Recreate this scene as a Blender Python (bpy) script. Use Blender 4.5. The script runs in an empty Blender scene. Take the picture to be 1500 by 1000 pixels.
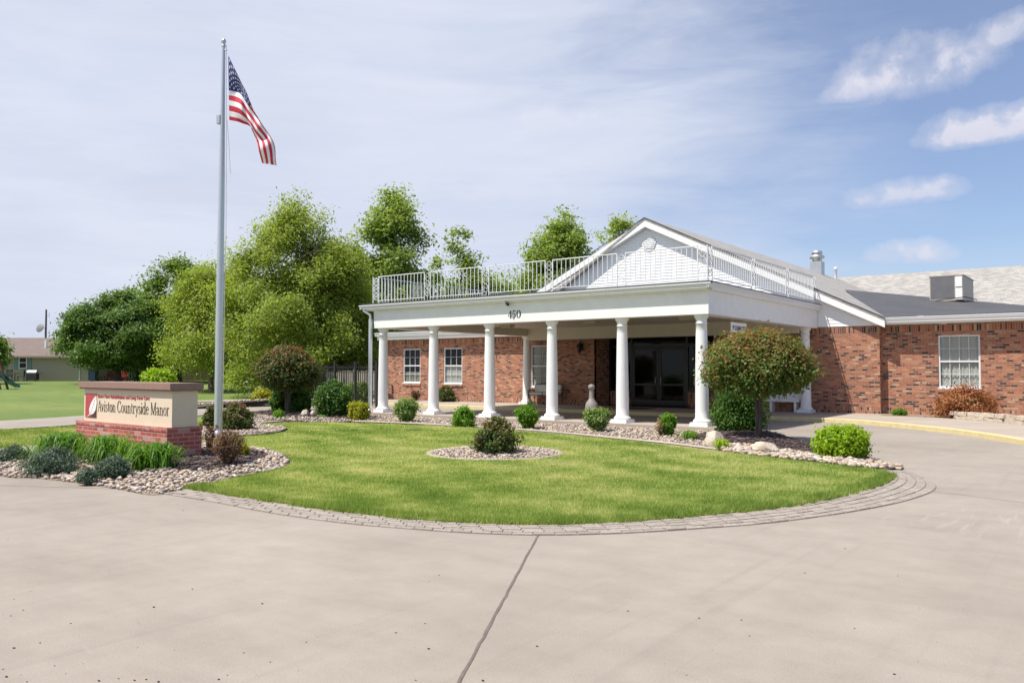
import bpy, bmesh, math, random
import numpy as np
from mathutils import Vector, Matrix
from mathutils.geometry import tessellate_polygon
R = math.radians
SC = bpy.context.scene
COL = SC.collection
random.seed(4)
rng = np.random.default_rng(7)

# ------------------------------------------------------------------ camera
AZ, PT, FPX = math.atan(899/1200), math.atan(42/1200), 1200.0
CAM = Vector((0, 0, 1.7))
FW = Vector((-math.sin(AZ)*math.cos(PT), math.cos(AZ)*math.cos(PT), math.sin(PT)))
RT = Vector((math.cos(AZ), math.sin(AZ), 0))
UPV = RT.cross(FW)
cd = bpy.data.cameras.new('camera'); cam = bpy.data.objects.new('camera', cd); COL.objects.link(cam)
cd.sensor_width = 36; cd.lens = 36*FPX/1500; cd.clip_start = 0.1; cd.clip_end = 6000
cam.matrix_world = Matrix(((RT.x, UPV.x, -FW.x, CAM.x), (RT.y, UPV.y, -FW.y, CAM.y), (RT.z, UPV.z, -FW.z, CAM.z), (0, 0, 0, 1)))
SC.camera = cam
SC.view_settings.view_transform = 'Standard'; SC.view_settings.look = 'None'
SC.view_settings.exposure = 0.75; SC.view_settings.gamma = 1
SC.view_settings.use_curve_mapping = False

# ------------------------------------------------------------------ sun and sky
SUNV = Vector((-0.26, -0.47, 1)).normalized()
sl = bpy.data.lights.new('sun', 'SUN'); sl.energy = 3.7; sl.angle = R(0.55); sl.color = (1, .94, .85)
so = bpy.data.objects.new('sun', sl); COL.objects.link(so)
so.rotation_euler = (-SUNV).to_track_quat('-Z', 'Y').to_euler(); so.location = (0, 0, 60)

W = bpy.data.worlds.new('World'); SC.world = W; W.use_nodes = True
wt = W.node_tree; wt.nodes.clear()

class NT:
    """small helper for writing node trees"""
    def __init__(s, t): s.t = t
    def n(s, k, **kw):
        o = s.t.nodes.new(k)
        for a, b in kw.items(): setattr(o, a, b)
        return o
    def set(s, i, v):
        if isinstance(v, bpy.types.NodeSocket): s.t.links.new(v, i)
        else: i.default_value = v
    def m(s, op, a, b=None, c=None, clamp=False):
        o = s.n('ShaderNodeMath', operation=op, use_clamp=clamp)
        for k, v in enumerate((a, b, c)):
            if v is not None: s.set(o.inputs[k], v)
        return o.outputs[0]
    def mix(s, f, a, b, blend='MIX'):
        o = s.n('ShaderNodeMixRGB', blend_type=blend)
        s.set(o.inputs[0], f)
        for k, v in ((1, a), (2, b)):
            if not isinstance(v, bpy.types.NodeSocket) and len(v) == 3: v = (*v, 1)
            s.set(o.inputs[k], v)
        return o.outputs[0]
    def ramp(s, f, stops, interp='LINEAR'):
        o = s.n('ShaderNodeValToRGB'); e = o.color_ramp; e.interpolation = interp
        while len(e.elements) < len(stops): e.elements.new(.5)
        for el, (p, c) in zip(e.elements, stops):
            el.position = p; el.color = (*c, 1) if not np.isscalar(c) else (c, c, c, 1)
        s.set(o.inputs[0], f); return o.outputs[0]
    def noise(s, vec, scale, detail=4, rough=.55, dist=0.0):
        o = s.n('ShaderNodeTexNoise'); o.inputs['Scale'].default_value = scale
        o.inputs['Detail'].default_value = detail; o.inputs['Roughness'].default_value = rough
        o.inputs['Distortion'].default_value = dist
        s.set(o.inputs['Vector'], vec); return o.outputs[0]
    def mapv(s, vec, scale=(1, 1, 1), rot=(0, 0, 0)):
        o = s.n('ShaderNodeMapping'); o.inputs['Scale'].default_value = scale; o.inputs['Rotation'].default_value = rot
        s.set(o.inputs['Vector'], vec); return o.outputs[0]

w = NT(wt)
sky = w.n('ShaderNodeTexSky', sky_type='NISHITA'); sky.sun_disc = False
sky.sun_elevation = math.asin(SUNV.z); sky.sun_rotation = math.atan2(SUNV.x, SUNV.y)
sky.air_density = 1.0; sky.dust_density = .6; sky.ozone_density = 1.6
dirv = w.n('ShaderNodeTexCoord').outputs['Generated']
sep = w.n('ShaderNodeSeparateXYZ'); w.set(sep.inputs[0], dirv)
az = w.m('ARCTAN2', sep.outputs[0], sep.outputs[1]); el = w.m('ARCSINE', sep.outputs[2])
# a cirrus veil that thickens to the west (left) and leaves blue to the east
nveil = w.noise(w.mapv(dirv, (1.2, 1.2, 4.0)), 2.2, 7, .6, .4)
nstreak = w.noise(w.mapv(dirv, (1.5, 1.5, 9.0), (0, R(14), 0)), 2.4, 6, .6, .6)
# az of the picture: left edge about -69 deg, centre -37, right edge -5 deg
t = w.m('MULTIPLY_ADD', az, -1.25, -.18)                                   # 0.. at the right, 1 to the left
t = w.m('ADD', t, w.m('MULTIPLY', w.m('SUBTRACT', nveil, .5), .55))
t = w.m('ADD', t, w.m('MULTIPLY', w.m('SUBTRACT', nstreak, .5), .38))
veil = w.ramp(t, [(0.0, .16), (.12, .24), (.30, .52), (.5, .86), (.75, .97), (1, .97)])
low = w.ramp(el, [(0.0, .7), (.08, .32), (.2, 0.0)])
veil = w.m('MAXIMUM', veil, low)
veilcol = w.mix(w.ramp(nstreak, [(.3, 0.0), (.7, 1.0)]), (.575, .622, .75), (.635, .672, .775))
grey = w.m('MULTIPLY', w.ramp(w.noise(w.mapv(dirv, (1, 1, 5)), 3.1, 6, .6, .3), [(.45, 0.0), (.66, 1.0)]), .42)
greymask = w.ramp(w.m('MULTIPLY', az, -1), [(.55, .12), (.95, .9), (1.2, 1.0)])
veilcol = w.mix(w.m('MULTIPLY', grey, greymask), veilcol, (.49, .535, .66))
skyc = w.mix(1.0, sky.outputs[0], (.092, .098, .114), 'MULTIPLY')
col = w.mix(veil, skyc, veilcol)
# cumulus clouds: (azimuth, elevation, half width, half height, density)
def azel(x, y):
    d = (FW + RT*((x-750)/FPX) - UPV*((y-500)/FPX)).normalized()
    return math.atan2(d.x, d.y), math.asin(d.z)
nc = w.noise(dirv, 15, 8, .56, .12)
nc2 = w.noise(dirv, 42, 6, .62, .1)
nsum = w.m('ADD', w.m('MULTIPLY', w.m('SUBTRACT', nc, .5), 3.2), w.m('MULTIPLY', w.m('SUBTRACT', nc2, .5), .9))
for (x, y, hw, hh, dens, tilt) in ((1345, 105, 112, 54, .9, -.06), (1270, 132, 60, 20, .5, -.05), (1478, 50, 48, 26, .6, -.15), (1440, 192, 98, 32, .92, -.03), (1318, 288, 82, 24, .72, -.03),
                             (1335, 372, 58, 25, .88, .03), (800, 185, 120, 30, .42, -.1), (720, 285, 150, 22, .3, 0)):
    a0, e0 = azel(x, y); k = FPX*math.cos(e0)
    da = w.m('MULTIPLY', w.m('SUBTRACT', az, a0), k/hw)
    de = w.m('MULTIPLY', w.m('SUBTRACT', el, e0), FPX/hh)
    de = w.m('ADD', de, w.m('MULTIPLY', da, tilt*hw/hh*1.0))
    de = w.m('MAXIMUM', de, w.m('MULTIPLY', de, -1.7))                    # flatter undersides
    r2 = w.m('ADD', w.m('MULTIPLY', da, da), w.m('MULTIPLY', de, de))
    v = w.m('ADD', w.m('SUBTRACT', 1.0, r2), nsum)
    mask = w.m('MULTIPLY', w.ramp(v, [(-.15, 0.0), (.7, .45), (1.7, 1.0)]), dens)
    top = w.ramp(w.m('MULTIPLY_ADD', w.m('SUBTRACT', el, e0), FPX/hh*.4, .5), [(0.0, (.53, .56, .69)), (.5, (.63, .63, .72)), (1, (.74, .72, .77))])
    if x < 1000: top = w.ramp(w.m('MULTIPLY_ADD', w.m('SUBTRACT', el, e0), FPX/hh*.4, .5), [(0.0, (.53, .57, .68)), (.6, (.66, .69, .77)), (1, (.78, .79, .84))])
    col = w.mix(mask, col, top)
bg = w.n('ShaderNodeBackground'); w.set(bg.inputs[0], col); bg.inputs[1].default_value = .71
# the sky node is physically bright: it is scaled to 0.1 above before it meets the clouds
wo = w.n('ShaderNodeOutputWorld'); wt.links.new(bg.outputs[0], wo.inputs[0])

# ------------------------------------------------------------------ where things stand (rays of a survey of the photograph)
def ray(x, y): return FW + RT*((x-750)/FPX) - UPV*((y-500)/FPX)
def G(x, y, z=0.0):
    d = ray(x, y); return CAM + d*((z-CAM.z)/d.z)
def PY(x, y, Y):
    d = ray(x, y); return CAM + d*(Y/d.y)
def D(x, y, dep): return CAM + ray(x, y)*dep
def depth(p): return (Vector(p)-CAM).dot(FW)
def smooth(a, b, t):
    t = np.clip((t-a)/(b-a), 0, 1); return t*t*(3-2*t)
def terr(x, y):
    d = np.hypot(np.asarray(x)+4, np.asarray(y)-8)
    return -.03 + .72*smooth(32, 78, d)
def on_ground(x, dep):
    p = D(x, 542, dep); return Vector((p.x, p.y, float(terr(p.x, p.y))))

# ------------------------------------------------------------------ materials
MATS = {}
def newmat(name):
    m = bpy.data.materials.new(name); m.use_nodes = True; m.node_tree.nodes.clear()
    t = NT(m.node_tree); b = t.n('ShaderNodeBsdfPrincipled'); o = t.n('ShaderNodeOutputMaterial')
    m.node_tree.links.new(b.outputs[0], o.inputs[0]); MATS[name] = m
    return m, t, b, o
def pos(t): return t.n('ShaderNodeNewGeometry').outputs['Position']
def bump(t, b, h, strength=.3, dist=.01):
    u = t.n('ShaderNodeBump'); u.inputs['Strength'].default_value = strength; u.inputs['Distance'].default_value = dist
    t.set(u.inputs['Height'], h); t.set(b.inputs['Normal'], u.outputs[0])
def paint(name, c, rough=.45, var=.06, metal=0.0, scale=3.0, spec=.5):
    m, t, b, o = newmat(name)
    n1 = t.noise(pos(t), scale, 6, .6); n2 = t.noise(t.mapv(pos(t), (1, 1, .25)), scale*6, 3, .6)
    f = t.m('ADD', t.m('MULTIPLY', n1, .6), t.m('MULTIPLY', n2, .4))
    cc = t.ramp(f, [(.3, tuple(v*(1-var) for v in c)), (.7, tuple(min(1, v*(1+var)) for v in c))])
    t.set(b.inputs['Base Color'], cc); b.inputs['Roughness'].default_value = rough; b.inputs['Metallic'].default_value = metal
    b.inputs['Specular IOR Level'].default_value = spec
    return m
paint('white_paint', (.81, .81, .80), .45, .065)
paint('white_metal', (.72, .73, .74), .35, .03)
paint('vinyl', (.86, .86, .86), .5, .025)
paint('ceiling_paint', (.62, .56, .47), .6, .05)
paint('pole_metal', (.55, .58, .60), .35, .05, .6)
paint('galvanised', (.50, .52, .54), .4, .1, .7)
paint('black_metal', (.016, .016, .018), .4, .2)
paint('dark_bronze', (.013, .010, .009), .35, .15)
paint('beige_metal', (.50, .44, .36), .5, .05)
paint('coil_grey', (.19, .19, .20), .6, .15)
paint('sign_stucco', (.68, .57, .43), .8, .05, 0, 9)
paint('sign_cap', (.27, .165, .135), .7, .1, 0, 5)
paint('sign_red', (.42, .055, .06), .5, .05)
paint('sign_dark', (.045, .028, .024), .5, .05)
paint('sign_white', (.78, .77, .74), .5, .03)
paint('flag_red', (.55, .018, .045), .7, .06)
paint('flag_white', (.80, .79, .80), .7, .03)
paint('flag_blue', (.022, .035, .17), .7, .1)
paint('rope', (.55, .53, .5), .8, .1)
paint('kerb_yellow', (.56, .47, .25), .75, .16, 0, 6)
paint('plastic_taupe', (.25, .225, .21), .55, .05)
paint('cushion', (.62, .60, .55), .85, .05)
paint('mat_black', (.018, .018, .018), .9, .2)
paint('curtain', (.78, .81, .74), .9, .06, 0, 6)
paint('blind', (.42, .43, .36), .8, .08, 0, 6)
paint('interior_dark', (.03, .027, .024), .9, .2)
paint('paper', (.75, .73, .68), .8, .03)
paint('house_siding', (.36, .31, .24), .7, .05)
paint('house_roof', (.17, .13, .115), .9, .15, 0, 1.5)
paint('shutter', (.16, .24, .23), .6, .06)
paint('house_tan', (.30, .225, .18), .8, .08)
paint('bin_blue', (.012, .028, .075), .5, .1)
paint('red_seat', (.30, .03, .03), .5, .1)
paint('slide_green', (.02, .07, .05), .4, .1)
paint('wood_brown', (.13, .055, .035), .8, .2)
paint('wood_grey', (.26, .235, .205), .85, .15, 0, 8)
paint('pole_wood', (.10, .085, .08), .9, .15)
paint('vent_white', (.8, .8, .8), .5, .03)
paint('rubber_membrane', (.075, .074, .08), .7, .2, 0, .8)
paint('joint_dark', (.14, .115, .10), .95, .35, 0, 14)
paint('paver_sand', (.235, .20, .17), .95, .2, 0, 12)
paint('debris', (.035, .028, .024), .9, .4, 0, 30)
paint('green_metal', (.10, .16, .15), .5, .08)

def glass(name, tint=(.03, .035, .035), clear=.5, spec=.6):
    m, t, b, o = newmat(name)
    b.inputs['Base Color'].default_value = (*tint, 1); b.inputs['Roughness'].default_value = .04
    b.inputs['Specular IOR Level'].default_value = spec
    tr = t.n('ShaderNodeBsdfTransparent'); mx = t.n('ShaderNodeMixShader'); mx.inputs[0].default_value = clear
    nn = t.noise(pos(t), 1.3, 2); bump(t, b, nn, .05, .02)
    m.node_tree.links.new(b.outputs[0], mx.inputs[1]); m.node_tree.links.new(tr.outputs[0], mx.inputs[2])
    m.node_tree.links.new(mx.outputs[0], o.inputs[0])
glass('pane_glass', (.03, .035, .035), .8); glass('door_glass', (.008, .007, .006), .3, .28)

def brick(name, bw, rh, mortar, ms, stops, vertical=False, var=.25):
    m, t, b, o = newmat(name)
    g = t.n('ShaderNodeTexCoord').outputs['Object']; s = t.n('ShaderNodeSeparateXYZ'); t.set(s.inputs[0], g)
    tn = t.n('ShaderNodeTexCoord').outputs['Normal']; sn = t.n('ShaderNodeSeparateXYZ'); t.set(sn.inputs[0], tn)
    side = t.m('GREATER_THAN', t.m('ABSOLUTE', sn.outputs[0]), .5)
    hor = t.m('ADD', t.m('MULTIPLY', s.outputs[1], side), t.m('MULTIPLY', s.outputs[0], t.m('SUBTRACT', 1, side)))
    c = t.n('ShaderNodeCombineXYZ')
    top = t.m('GREATER_THAN', t.m('ABSOLUTE', sn.outputs[2]), .5)
    ver = t.m('ADD', t.m('MULTIPLY', s.outputs[1], top), t.m('MULTIPLY', s.outputs[2], t.m('SUBTRACT', 1, top)))
    t.set(c.inputs[1 if vertical else 0], hor); t.set(c.inputs[0 if vertical else 1], ver)
    br = t.n('ShaderNodeTexBrick'); t.set(br.inputs['Vector'], c.outputs[0])
    br.inputs['Color1'].default_value = (0, 0, 0, 1); br.inputs['Color2'].default_value = (1, 1, 1, 1)
    br.inputs['Scale'].default_value = 1; br.inputs['Brick Width'].default_value = bw; br.inputs['Row Height'].default_value = rh
    br.inputs['Mortar Size'].default_value = ms; br.inputs['Mortar Smooth'].default_value = .1; br.inputs['Bias'].default_value = 0
    if vertical: br.offset = 0
    big = t.m('MULTIPLY', t.m('SUBTRACT', t.noise(g, .9, 3), .5), .35)
    f = t.m('ADD', br.outputs['Color'], big)
    cc = t.ramp(f, stops, 'CONSTANT')
    sp = t.noise(g, 60, 3, .7); cc = t.mix(var, cc, t.mix(1, cc, t.ramp(sp, [(.3, .45), (.7, 1.5)]), 'MULTIPLY'))
    st = t.noise(g, 1.2, 5, .6)
    cc = t.mix(.5, cc, t.mix(1, cc, t.ramp(st, [(.3, .75), (.7, 1.2)]), 'MULTIPLY'))
    cc = t.mix(br.outputs['Fac'], cc, mortar)
    t.set(b.inputs['Base Color'], cc); b.inputs['Roughness'].default_value = .85
    bump(t, b, t.m('SUBTRACT', t.m('MULTIPLY', sp, .2), br.outputs['Fac']), .5, .006)
BS = [(0, (.05, .03, .028)), (.10, (.15, .055, .04)), (.18, (.34, .12, .06)), (.42, (.44, .16, .08)), (.58, (.39, .13, .066)), (.74, (.47, .205, .105)), (.91, (.50, .31, .20)), (.97, (.15, .065, .05))]
brick('brick', .215, .076, (.32, .235, .18), .010, BS)
brick('brick_soldier', .235, .076, (.32, .235, .18), .010, BS, True)
SB = [(0, (.34, .075, .06)), (.3, (.43, .105, .08)), (.6, (.38, .085, .065)), (.84, (.44, .25, .22)), (.93, (.42, .09, .07))]
brick('sign_brick', .215, .0795, (.46, .35, .29), .007, SB, False, .18)
SH = [(0, (.29, .275, .26)), (.3, (.345, .33, .31)), (.55, (.395, .375, .35)), (.8, (.33, .31, .29))]
brick('shingle', .33, .15, (.20, .19, .18), .006, SH, False, .35)

# concrete, with tyre polish, stains, painted corner darkening and fine grit
m, t, b, o = newmat('concrete')
p = pos(t)
n1 = t.noise(p, .35, 6, .6, .4); n2 = t.noise(p, 3.0, 5, .65); n3 = t.noise(p, 90, 3, .7); n4 = t.noise(t.mapv(p, (.5, 2.2, 1), (0, 0, R(-32))), 1.1, 6, .65, .3)
c1 = t.ramp(n1, [(.3, (.262, .228, .19)), (.5, (.302, .263, .222)), (.72, (.332, .291, .248))])
c1 = t.mix(1, c1, t.ramp(n2, [(.3, .93), (.7, 1.05)]), 'MULTIPLY')
c1 = t.mix(1, c1, t.ramp(n4, [(.28, .92), (.5, 1.0), (.75, 1.03)]), 'MULTIPLY')
c1 = t.mix(1, c1, t.ramp(n3, [(.25, .80), (.5, 1.0), (.75, 1.16)]), 'MULTIPLY')
gr = t.noise(p, 260, 2, .6)
c1 = t.mix(1, c1, t.ramp(gr, [(.28, .72), (.42, 1.0), (.7, 1.1)]), 'MULTIPLY')
scr = t.noise(t.mapv(p, (.35, 4.5, 1), (0, 0, R(18))), 2.0, 5, .7, .5)
blot = t.noise(p, .22, 2, .5)
c1 = t.mix(t.m('MULTIPLY', t.ramp(scr, [(.66, 0.0), (.72, 1.0)]), t.ramp(blot, [(.52, 0.0), (.62, .5)])), c1, (.40, .38, .35))
def spot(c, r0, r1):
    d = t.n('ShaderNodeVectorMath', operation='DISTANCE'); t.set(d.inputs[0], p); d.inputs[1].default_value = c
    return t.ramp(t.m('DIVIDE', d.outputs['Value'], r1), [(r0/r1, 1.0), (1, 0.0)])
sl1 = t.noise(t.mapv(p, (5.5, .7, 1), (0, 0, R(-38))), 1.6, 6, .7, .4)
c1 = t.mix(t.m('MULTIPLY', spot((-1.3, 10.6, 0), .3, 1.6), t.ramp(sl1, [(.54, 0.0), (.66, .42)])), c1, (.43, .41, .385))   # scrape marks
sn = t.noise(p, 1.4, 5, .7, .8)
for c, r0, r1, k in (((-13.5, 5.2, 0), .6, 3.2, .34), ((-5.4, 1.6, 0), .4, 2.6, .22), ((.8, 6.5, 0), .3, 2.4, .16), ((-9.5, 4.4, 0), .3, 2.2, .16)):   # old stains at left; lens corner darkening painted in at both near corners
    c1 = t.mix(t.m('MULTIPLY', t.m('MULTIPLY', spot(c, r0, r1), t.ramp(sn, [(.3, .35), (.65, 1.0)])), k), c1, (.13, .105, .085))
ty = t.noise(t.mapv(p, (6.0, .22, 1), (0, 0, R(-62))), 1.0, 3, .5, .6)
c1 = t.mix(t.ramp(ty, [(.58, 0.0), (.70, .13)]), c1, (.16, .14, .125))      # faint tyre polish following the bend
t.set(b.inputs['Base Color'], c1); b.inputs['Roughness'].default_value = .8
bump(t, b, t.m('ADD', n3, gr), .25, .004)

m, t, b, o = newmat('sidewalk')
p = pos(t); n1 = t.noise(p, .6, 5, .6); n3 = t.noise(p, 60, 3, .7)
c1 = t.mix(1, t.ramp(n1, [(.3, (.34, .287, .24)), (.7, (.42, .362, .305))]), t.ramp(n3, [(.25, .85), (.75, 1.12)]), 'MULTIPLY')
t.set(b.inputs['Base Color'], c1); b.inputs['Roughness'].default_value = .85; bump(t, b, n3, .3, .004)

m, t, b, o = newmat('lawn_soil')      # the turf seen between the blades
p = pos(t); n1 = t.noise(p, .45, 6, .65, .5); n2 = t.noise(t.mapv(p, (3, 14, 1)), 2, 5, .7); n3 = t.noise(p, 45, 4, .7)
c1 = t.ramp(n1, [(.30, (.18, .26, .055)), (.5, (.27, .34, .09)), (.66, (.39, .40, .16)), (.8, (.46, .41, .22))])
c1 = t.mix(1, c1, t.ramp(n2, [(.3, .75), (.7, 1.22)]), 'MULTIPLY'); c1 = t.mix(1, c1, t.ramp(n3, [(.25, .6), (.75, 1.35)]), 'MULTIPLY')
t.set(b.inputs['Base Color'], c1); b.inputs['Roughness'].default_value = .9; bump(t, b, n3, .8, .03)

m, t, b, o = newmat('field_grass')
p = pos(t); n1 = t.noise(p, .08, 5, .6, .3); n2 = t.noise(t.mapv(p, (.5, 2.5, 1), (0, 0, R(35))), .8, 5, .7); n3 = t.noise(p, 20, 4, .7)
c1 = t.ramp(n1, [(.3, (.105, .165, .028)), (.55, (.145, .20, .04)), (.75, (.21, .24, .068))])
c1 = t.mix(1, c1, t.ramp(n2, [(.3, .8), (.7, 1.2)]), 'MULTIPLY'); c1 = t.mix(1, c1, t.ramp(n3, [(.25, .7), (.75, 1.3)]), 'MULTIPLY')
t.set(b.inputs['Base Color'], c1); b.inputs['Roughness'].default_value = .9; bump(t, b, n3, .8, .05)

m, t, b, o = newmat('bed_soil')
p = pos(t); n1 = t.noise(p, 30, 4, .7)
t.set(b.inputs['Base Color'], t.ramp(n1, [(.3, (.16, .12, .09)), (.7, (.34, .27, .21))])); b.inputs['Roughness'].default_value = .95; bump(t, b, n1, .8, .02)
m, t, b, o = newmat('mulch_soil')
p = pos(t); n1 = t.noise(p, 30, 4, .7)
t.set(b.inputs['Base Color'], t.ramp(n1, [(.3, (.04, .028, .028)), (.7, (.11, .08, .075))])); b.inputs['Roughness'].default_value = .95; bump(t, b, n1, .8, .02)

def attr_mat(name, stops, rough=.55, trans=0.0, spec=.4, grain=0):
    """colour by a per-piece random 'tone'"""
    m, t, b, o = newmat(name)
    a = t.n('ShaderNodeAttribute', attribute_name='tone').outputs['Fac']
    c = t.ramp(a, stops)
    if grain: c = t.mix(1, c, t.ramp(t.noise(pos(t), grain, 3, .7), [(.3, .7), (.7, 1.25)]), 'MULTIPLY')
    t.set(b.inputs['Base Color'], c); b.inputs['Roughness'].default_value = rough; b.inputs['Specular IOR Level'].default_value = spec
    if trans:
        tl = t.n('ShaderNodeBsdfTranslucent'); t.set(tl.inputs[0], t.mix(1, c, (1.25, 1.2, .6), 'MULTIPLY'))
        mx = t.n('ShaderNodeMixShader'); mx.inputs[0].default_value = trans
        m.node_tree.links.new(b.outputs[0], mx.inputs[1]); m.node_tree.links.new(tl.outputs[0], mx.inputs[2])
        m.node_tree.links.new(mx.outputs[0], o.inputs[0])
attr_mat('grass', [(0, (.18, .28, .05)), (.32, (.33, .425, .11)), (.6, (.52, .55, .23)), (1, (.74, .67, .42))], .6, .48)
attr_mat('river_rock', [(0, (.16, .13, .11)), (.15, (.36, .29, .23)), (.35, (.47, .34, .23)), (.55, (.55, .48, .41)), (.75, (.38, .32, .29)), (.9, (.50, .42, .34)), (1, (.66, .61, .55))], .7, 0, .4, 25)
attr_mat('mulch', [(0, (.035, .024, .026)), (.5, (.085, .06, .062)), (.85, (.15, .11, .105)), (1, (.27, .20, .17))], .9)
attr_mat('paver', [(0, (.28, .24, .205)), (.5, (.315, .274, .236)), (1, (.345, .302, .262))], .85, 0, .3, 40)
def leafmat(name, cols, trans=.32, rough=.5): attr_mat(name, [(i/(len(cols)-1), tuple(min(.8, 1.22*q) for q in c)) for i, c in enumerate(cols)], rough, min(.55, trans+.16))
leafmat('leaf_dark', [(.065, .13, .024), (.105, .185, .038), (.17, .25, .065)])
leafmat('leaf_mid', [(.08, .15, .022), (.13, .21, .034), (.20, .29, .055)])
leafmat('leaf_birch', [(.13, .19, .028), (.21, .285, .045), (.30, .37, .08), (.27, .31, .09)], .4)
leafmat('leaf_oak', [(.145, .215, .04), (.22, .30, .068), (.31, .39, .11)], .36)
leafmat('leaf_bronze', [(.05, .115, .022), (.085, .165, .03), (.14, .17, .04), (.22, .14, .05), (.33, .12, .06)], .3)
leafmat('leaf_bronze_dark', [(.035, .075, .018), (.065, .115, .024), (.13, .11, .035), (.24, .09, .045)], .25)
leafmat('leaf_lime', [(.15, .26, .008), (.25, .38, .014), (.33, .45, .03)], .35)
leafmat('leaf_gold', [(.17, .21, .012), (.30, .32, .02), (.42, .36, .03)], .3)
leafmat('leaf_arbor', [(.03, .085, .010), (.055, .13, .015), (.11, .20, .022)], .2)
leafmat('leaf_spirea', [(.07, .15, .025), (.13, .23, .04), (.25, .32, .12), (.34, .36, .2)], .3)
leafmat('leaf_bright', [(.07, .18, .015), (.13, .27, .022), (.2, .34, .04)], .35)
leafmat('leaf_juniper', [(.045, .075, .045), (.085, .13, .085), (.15, .20, .145)], .1)
leafmat('leaf_barberry', [(.10, .045, .035), (.17, .085, .06), (.21, .13, .075), (.16, .17, .05)], .25)
leafmat('leaf_rust', [(.16, .05, .02), (.29, .095, .035), (.35, .17, .07), (.14, .14, .04)], .2)
leafmat('leaf_lily', [(.045, .13, .010), (.085, .20, .016), (.15, .28, .03)], .35)
leafmat('leaf_dry', [(.30, .22, .12), (.40, .30, .17), (.25, .25, .08)], .2)
leafmat('leaf_rose', [(.04, .08, .018), (.075, .12, .025), (.13, .12, .04), (.22, .08, .05)], .25)
m, t, b, o = newmat('bark')
p = pos(t); n1 = t.noise(t.mapv(p, (6, 6, 1.2)), 2, 5, .7)
t.set(b.inputs['Base Color'], t.ramp(n1, [(.3, (.05, .04, .033)), (.7, (.15, .12, .10))])); b.inputs['Roughness'].default_value = .95; bump(t, b, n1, .6, .04)
m, t, b, o = newmat('bark_birch')
p = pos(t); n1 = t.noise(t.mapv(p, (3, 3, 2)), 2, 5, .7)
t.set(b.inputs['Base Color'], t.ramp(n1, [(.3, (.13, .085, .06)), (.7, (.40, .31, .25))])); b.inputs['Roughness'].default_value = .9
m, t, b, o = newmat('limestone')
p = pos(t); n1 = t.noise(p, 5, 6, .7); n2 = t.noise(p, 30, 4, .7)
t.set(b.inputs['Base Color'], t.mix(1, t.ramp(n1, [(.3, (.40, .31, .22)), (.55, (.58, .50, .41)), (.75, (.68, .63, .56))]), t.ramp(n2, [(.3, .75), (.7, 1.15)]), 'MULTIPLY'))
b.inputs['Roughness'].default_value = .9; bump(t, b, t.m('ADD', n1, n2), .7, .04)
MA = MATS

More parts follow.
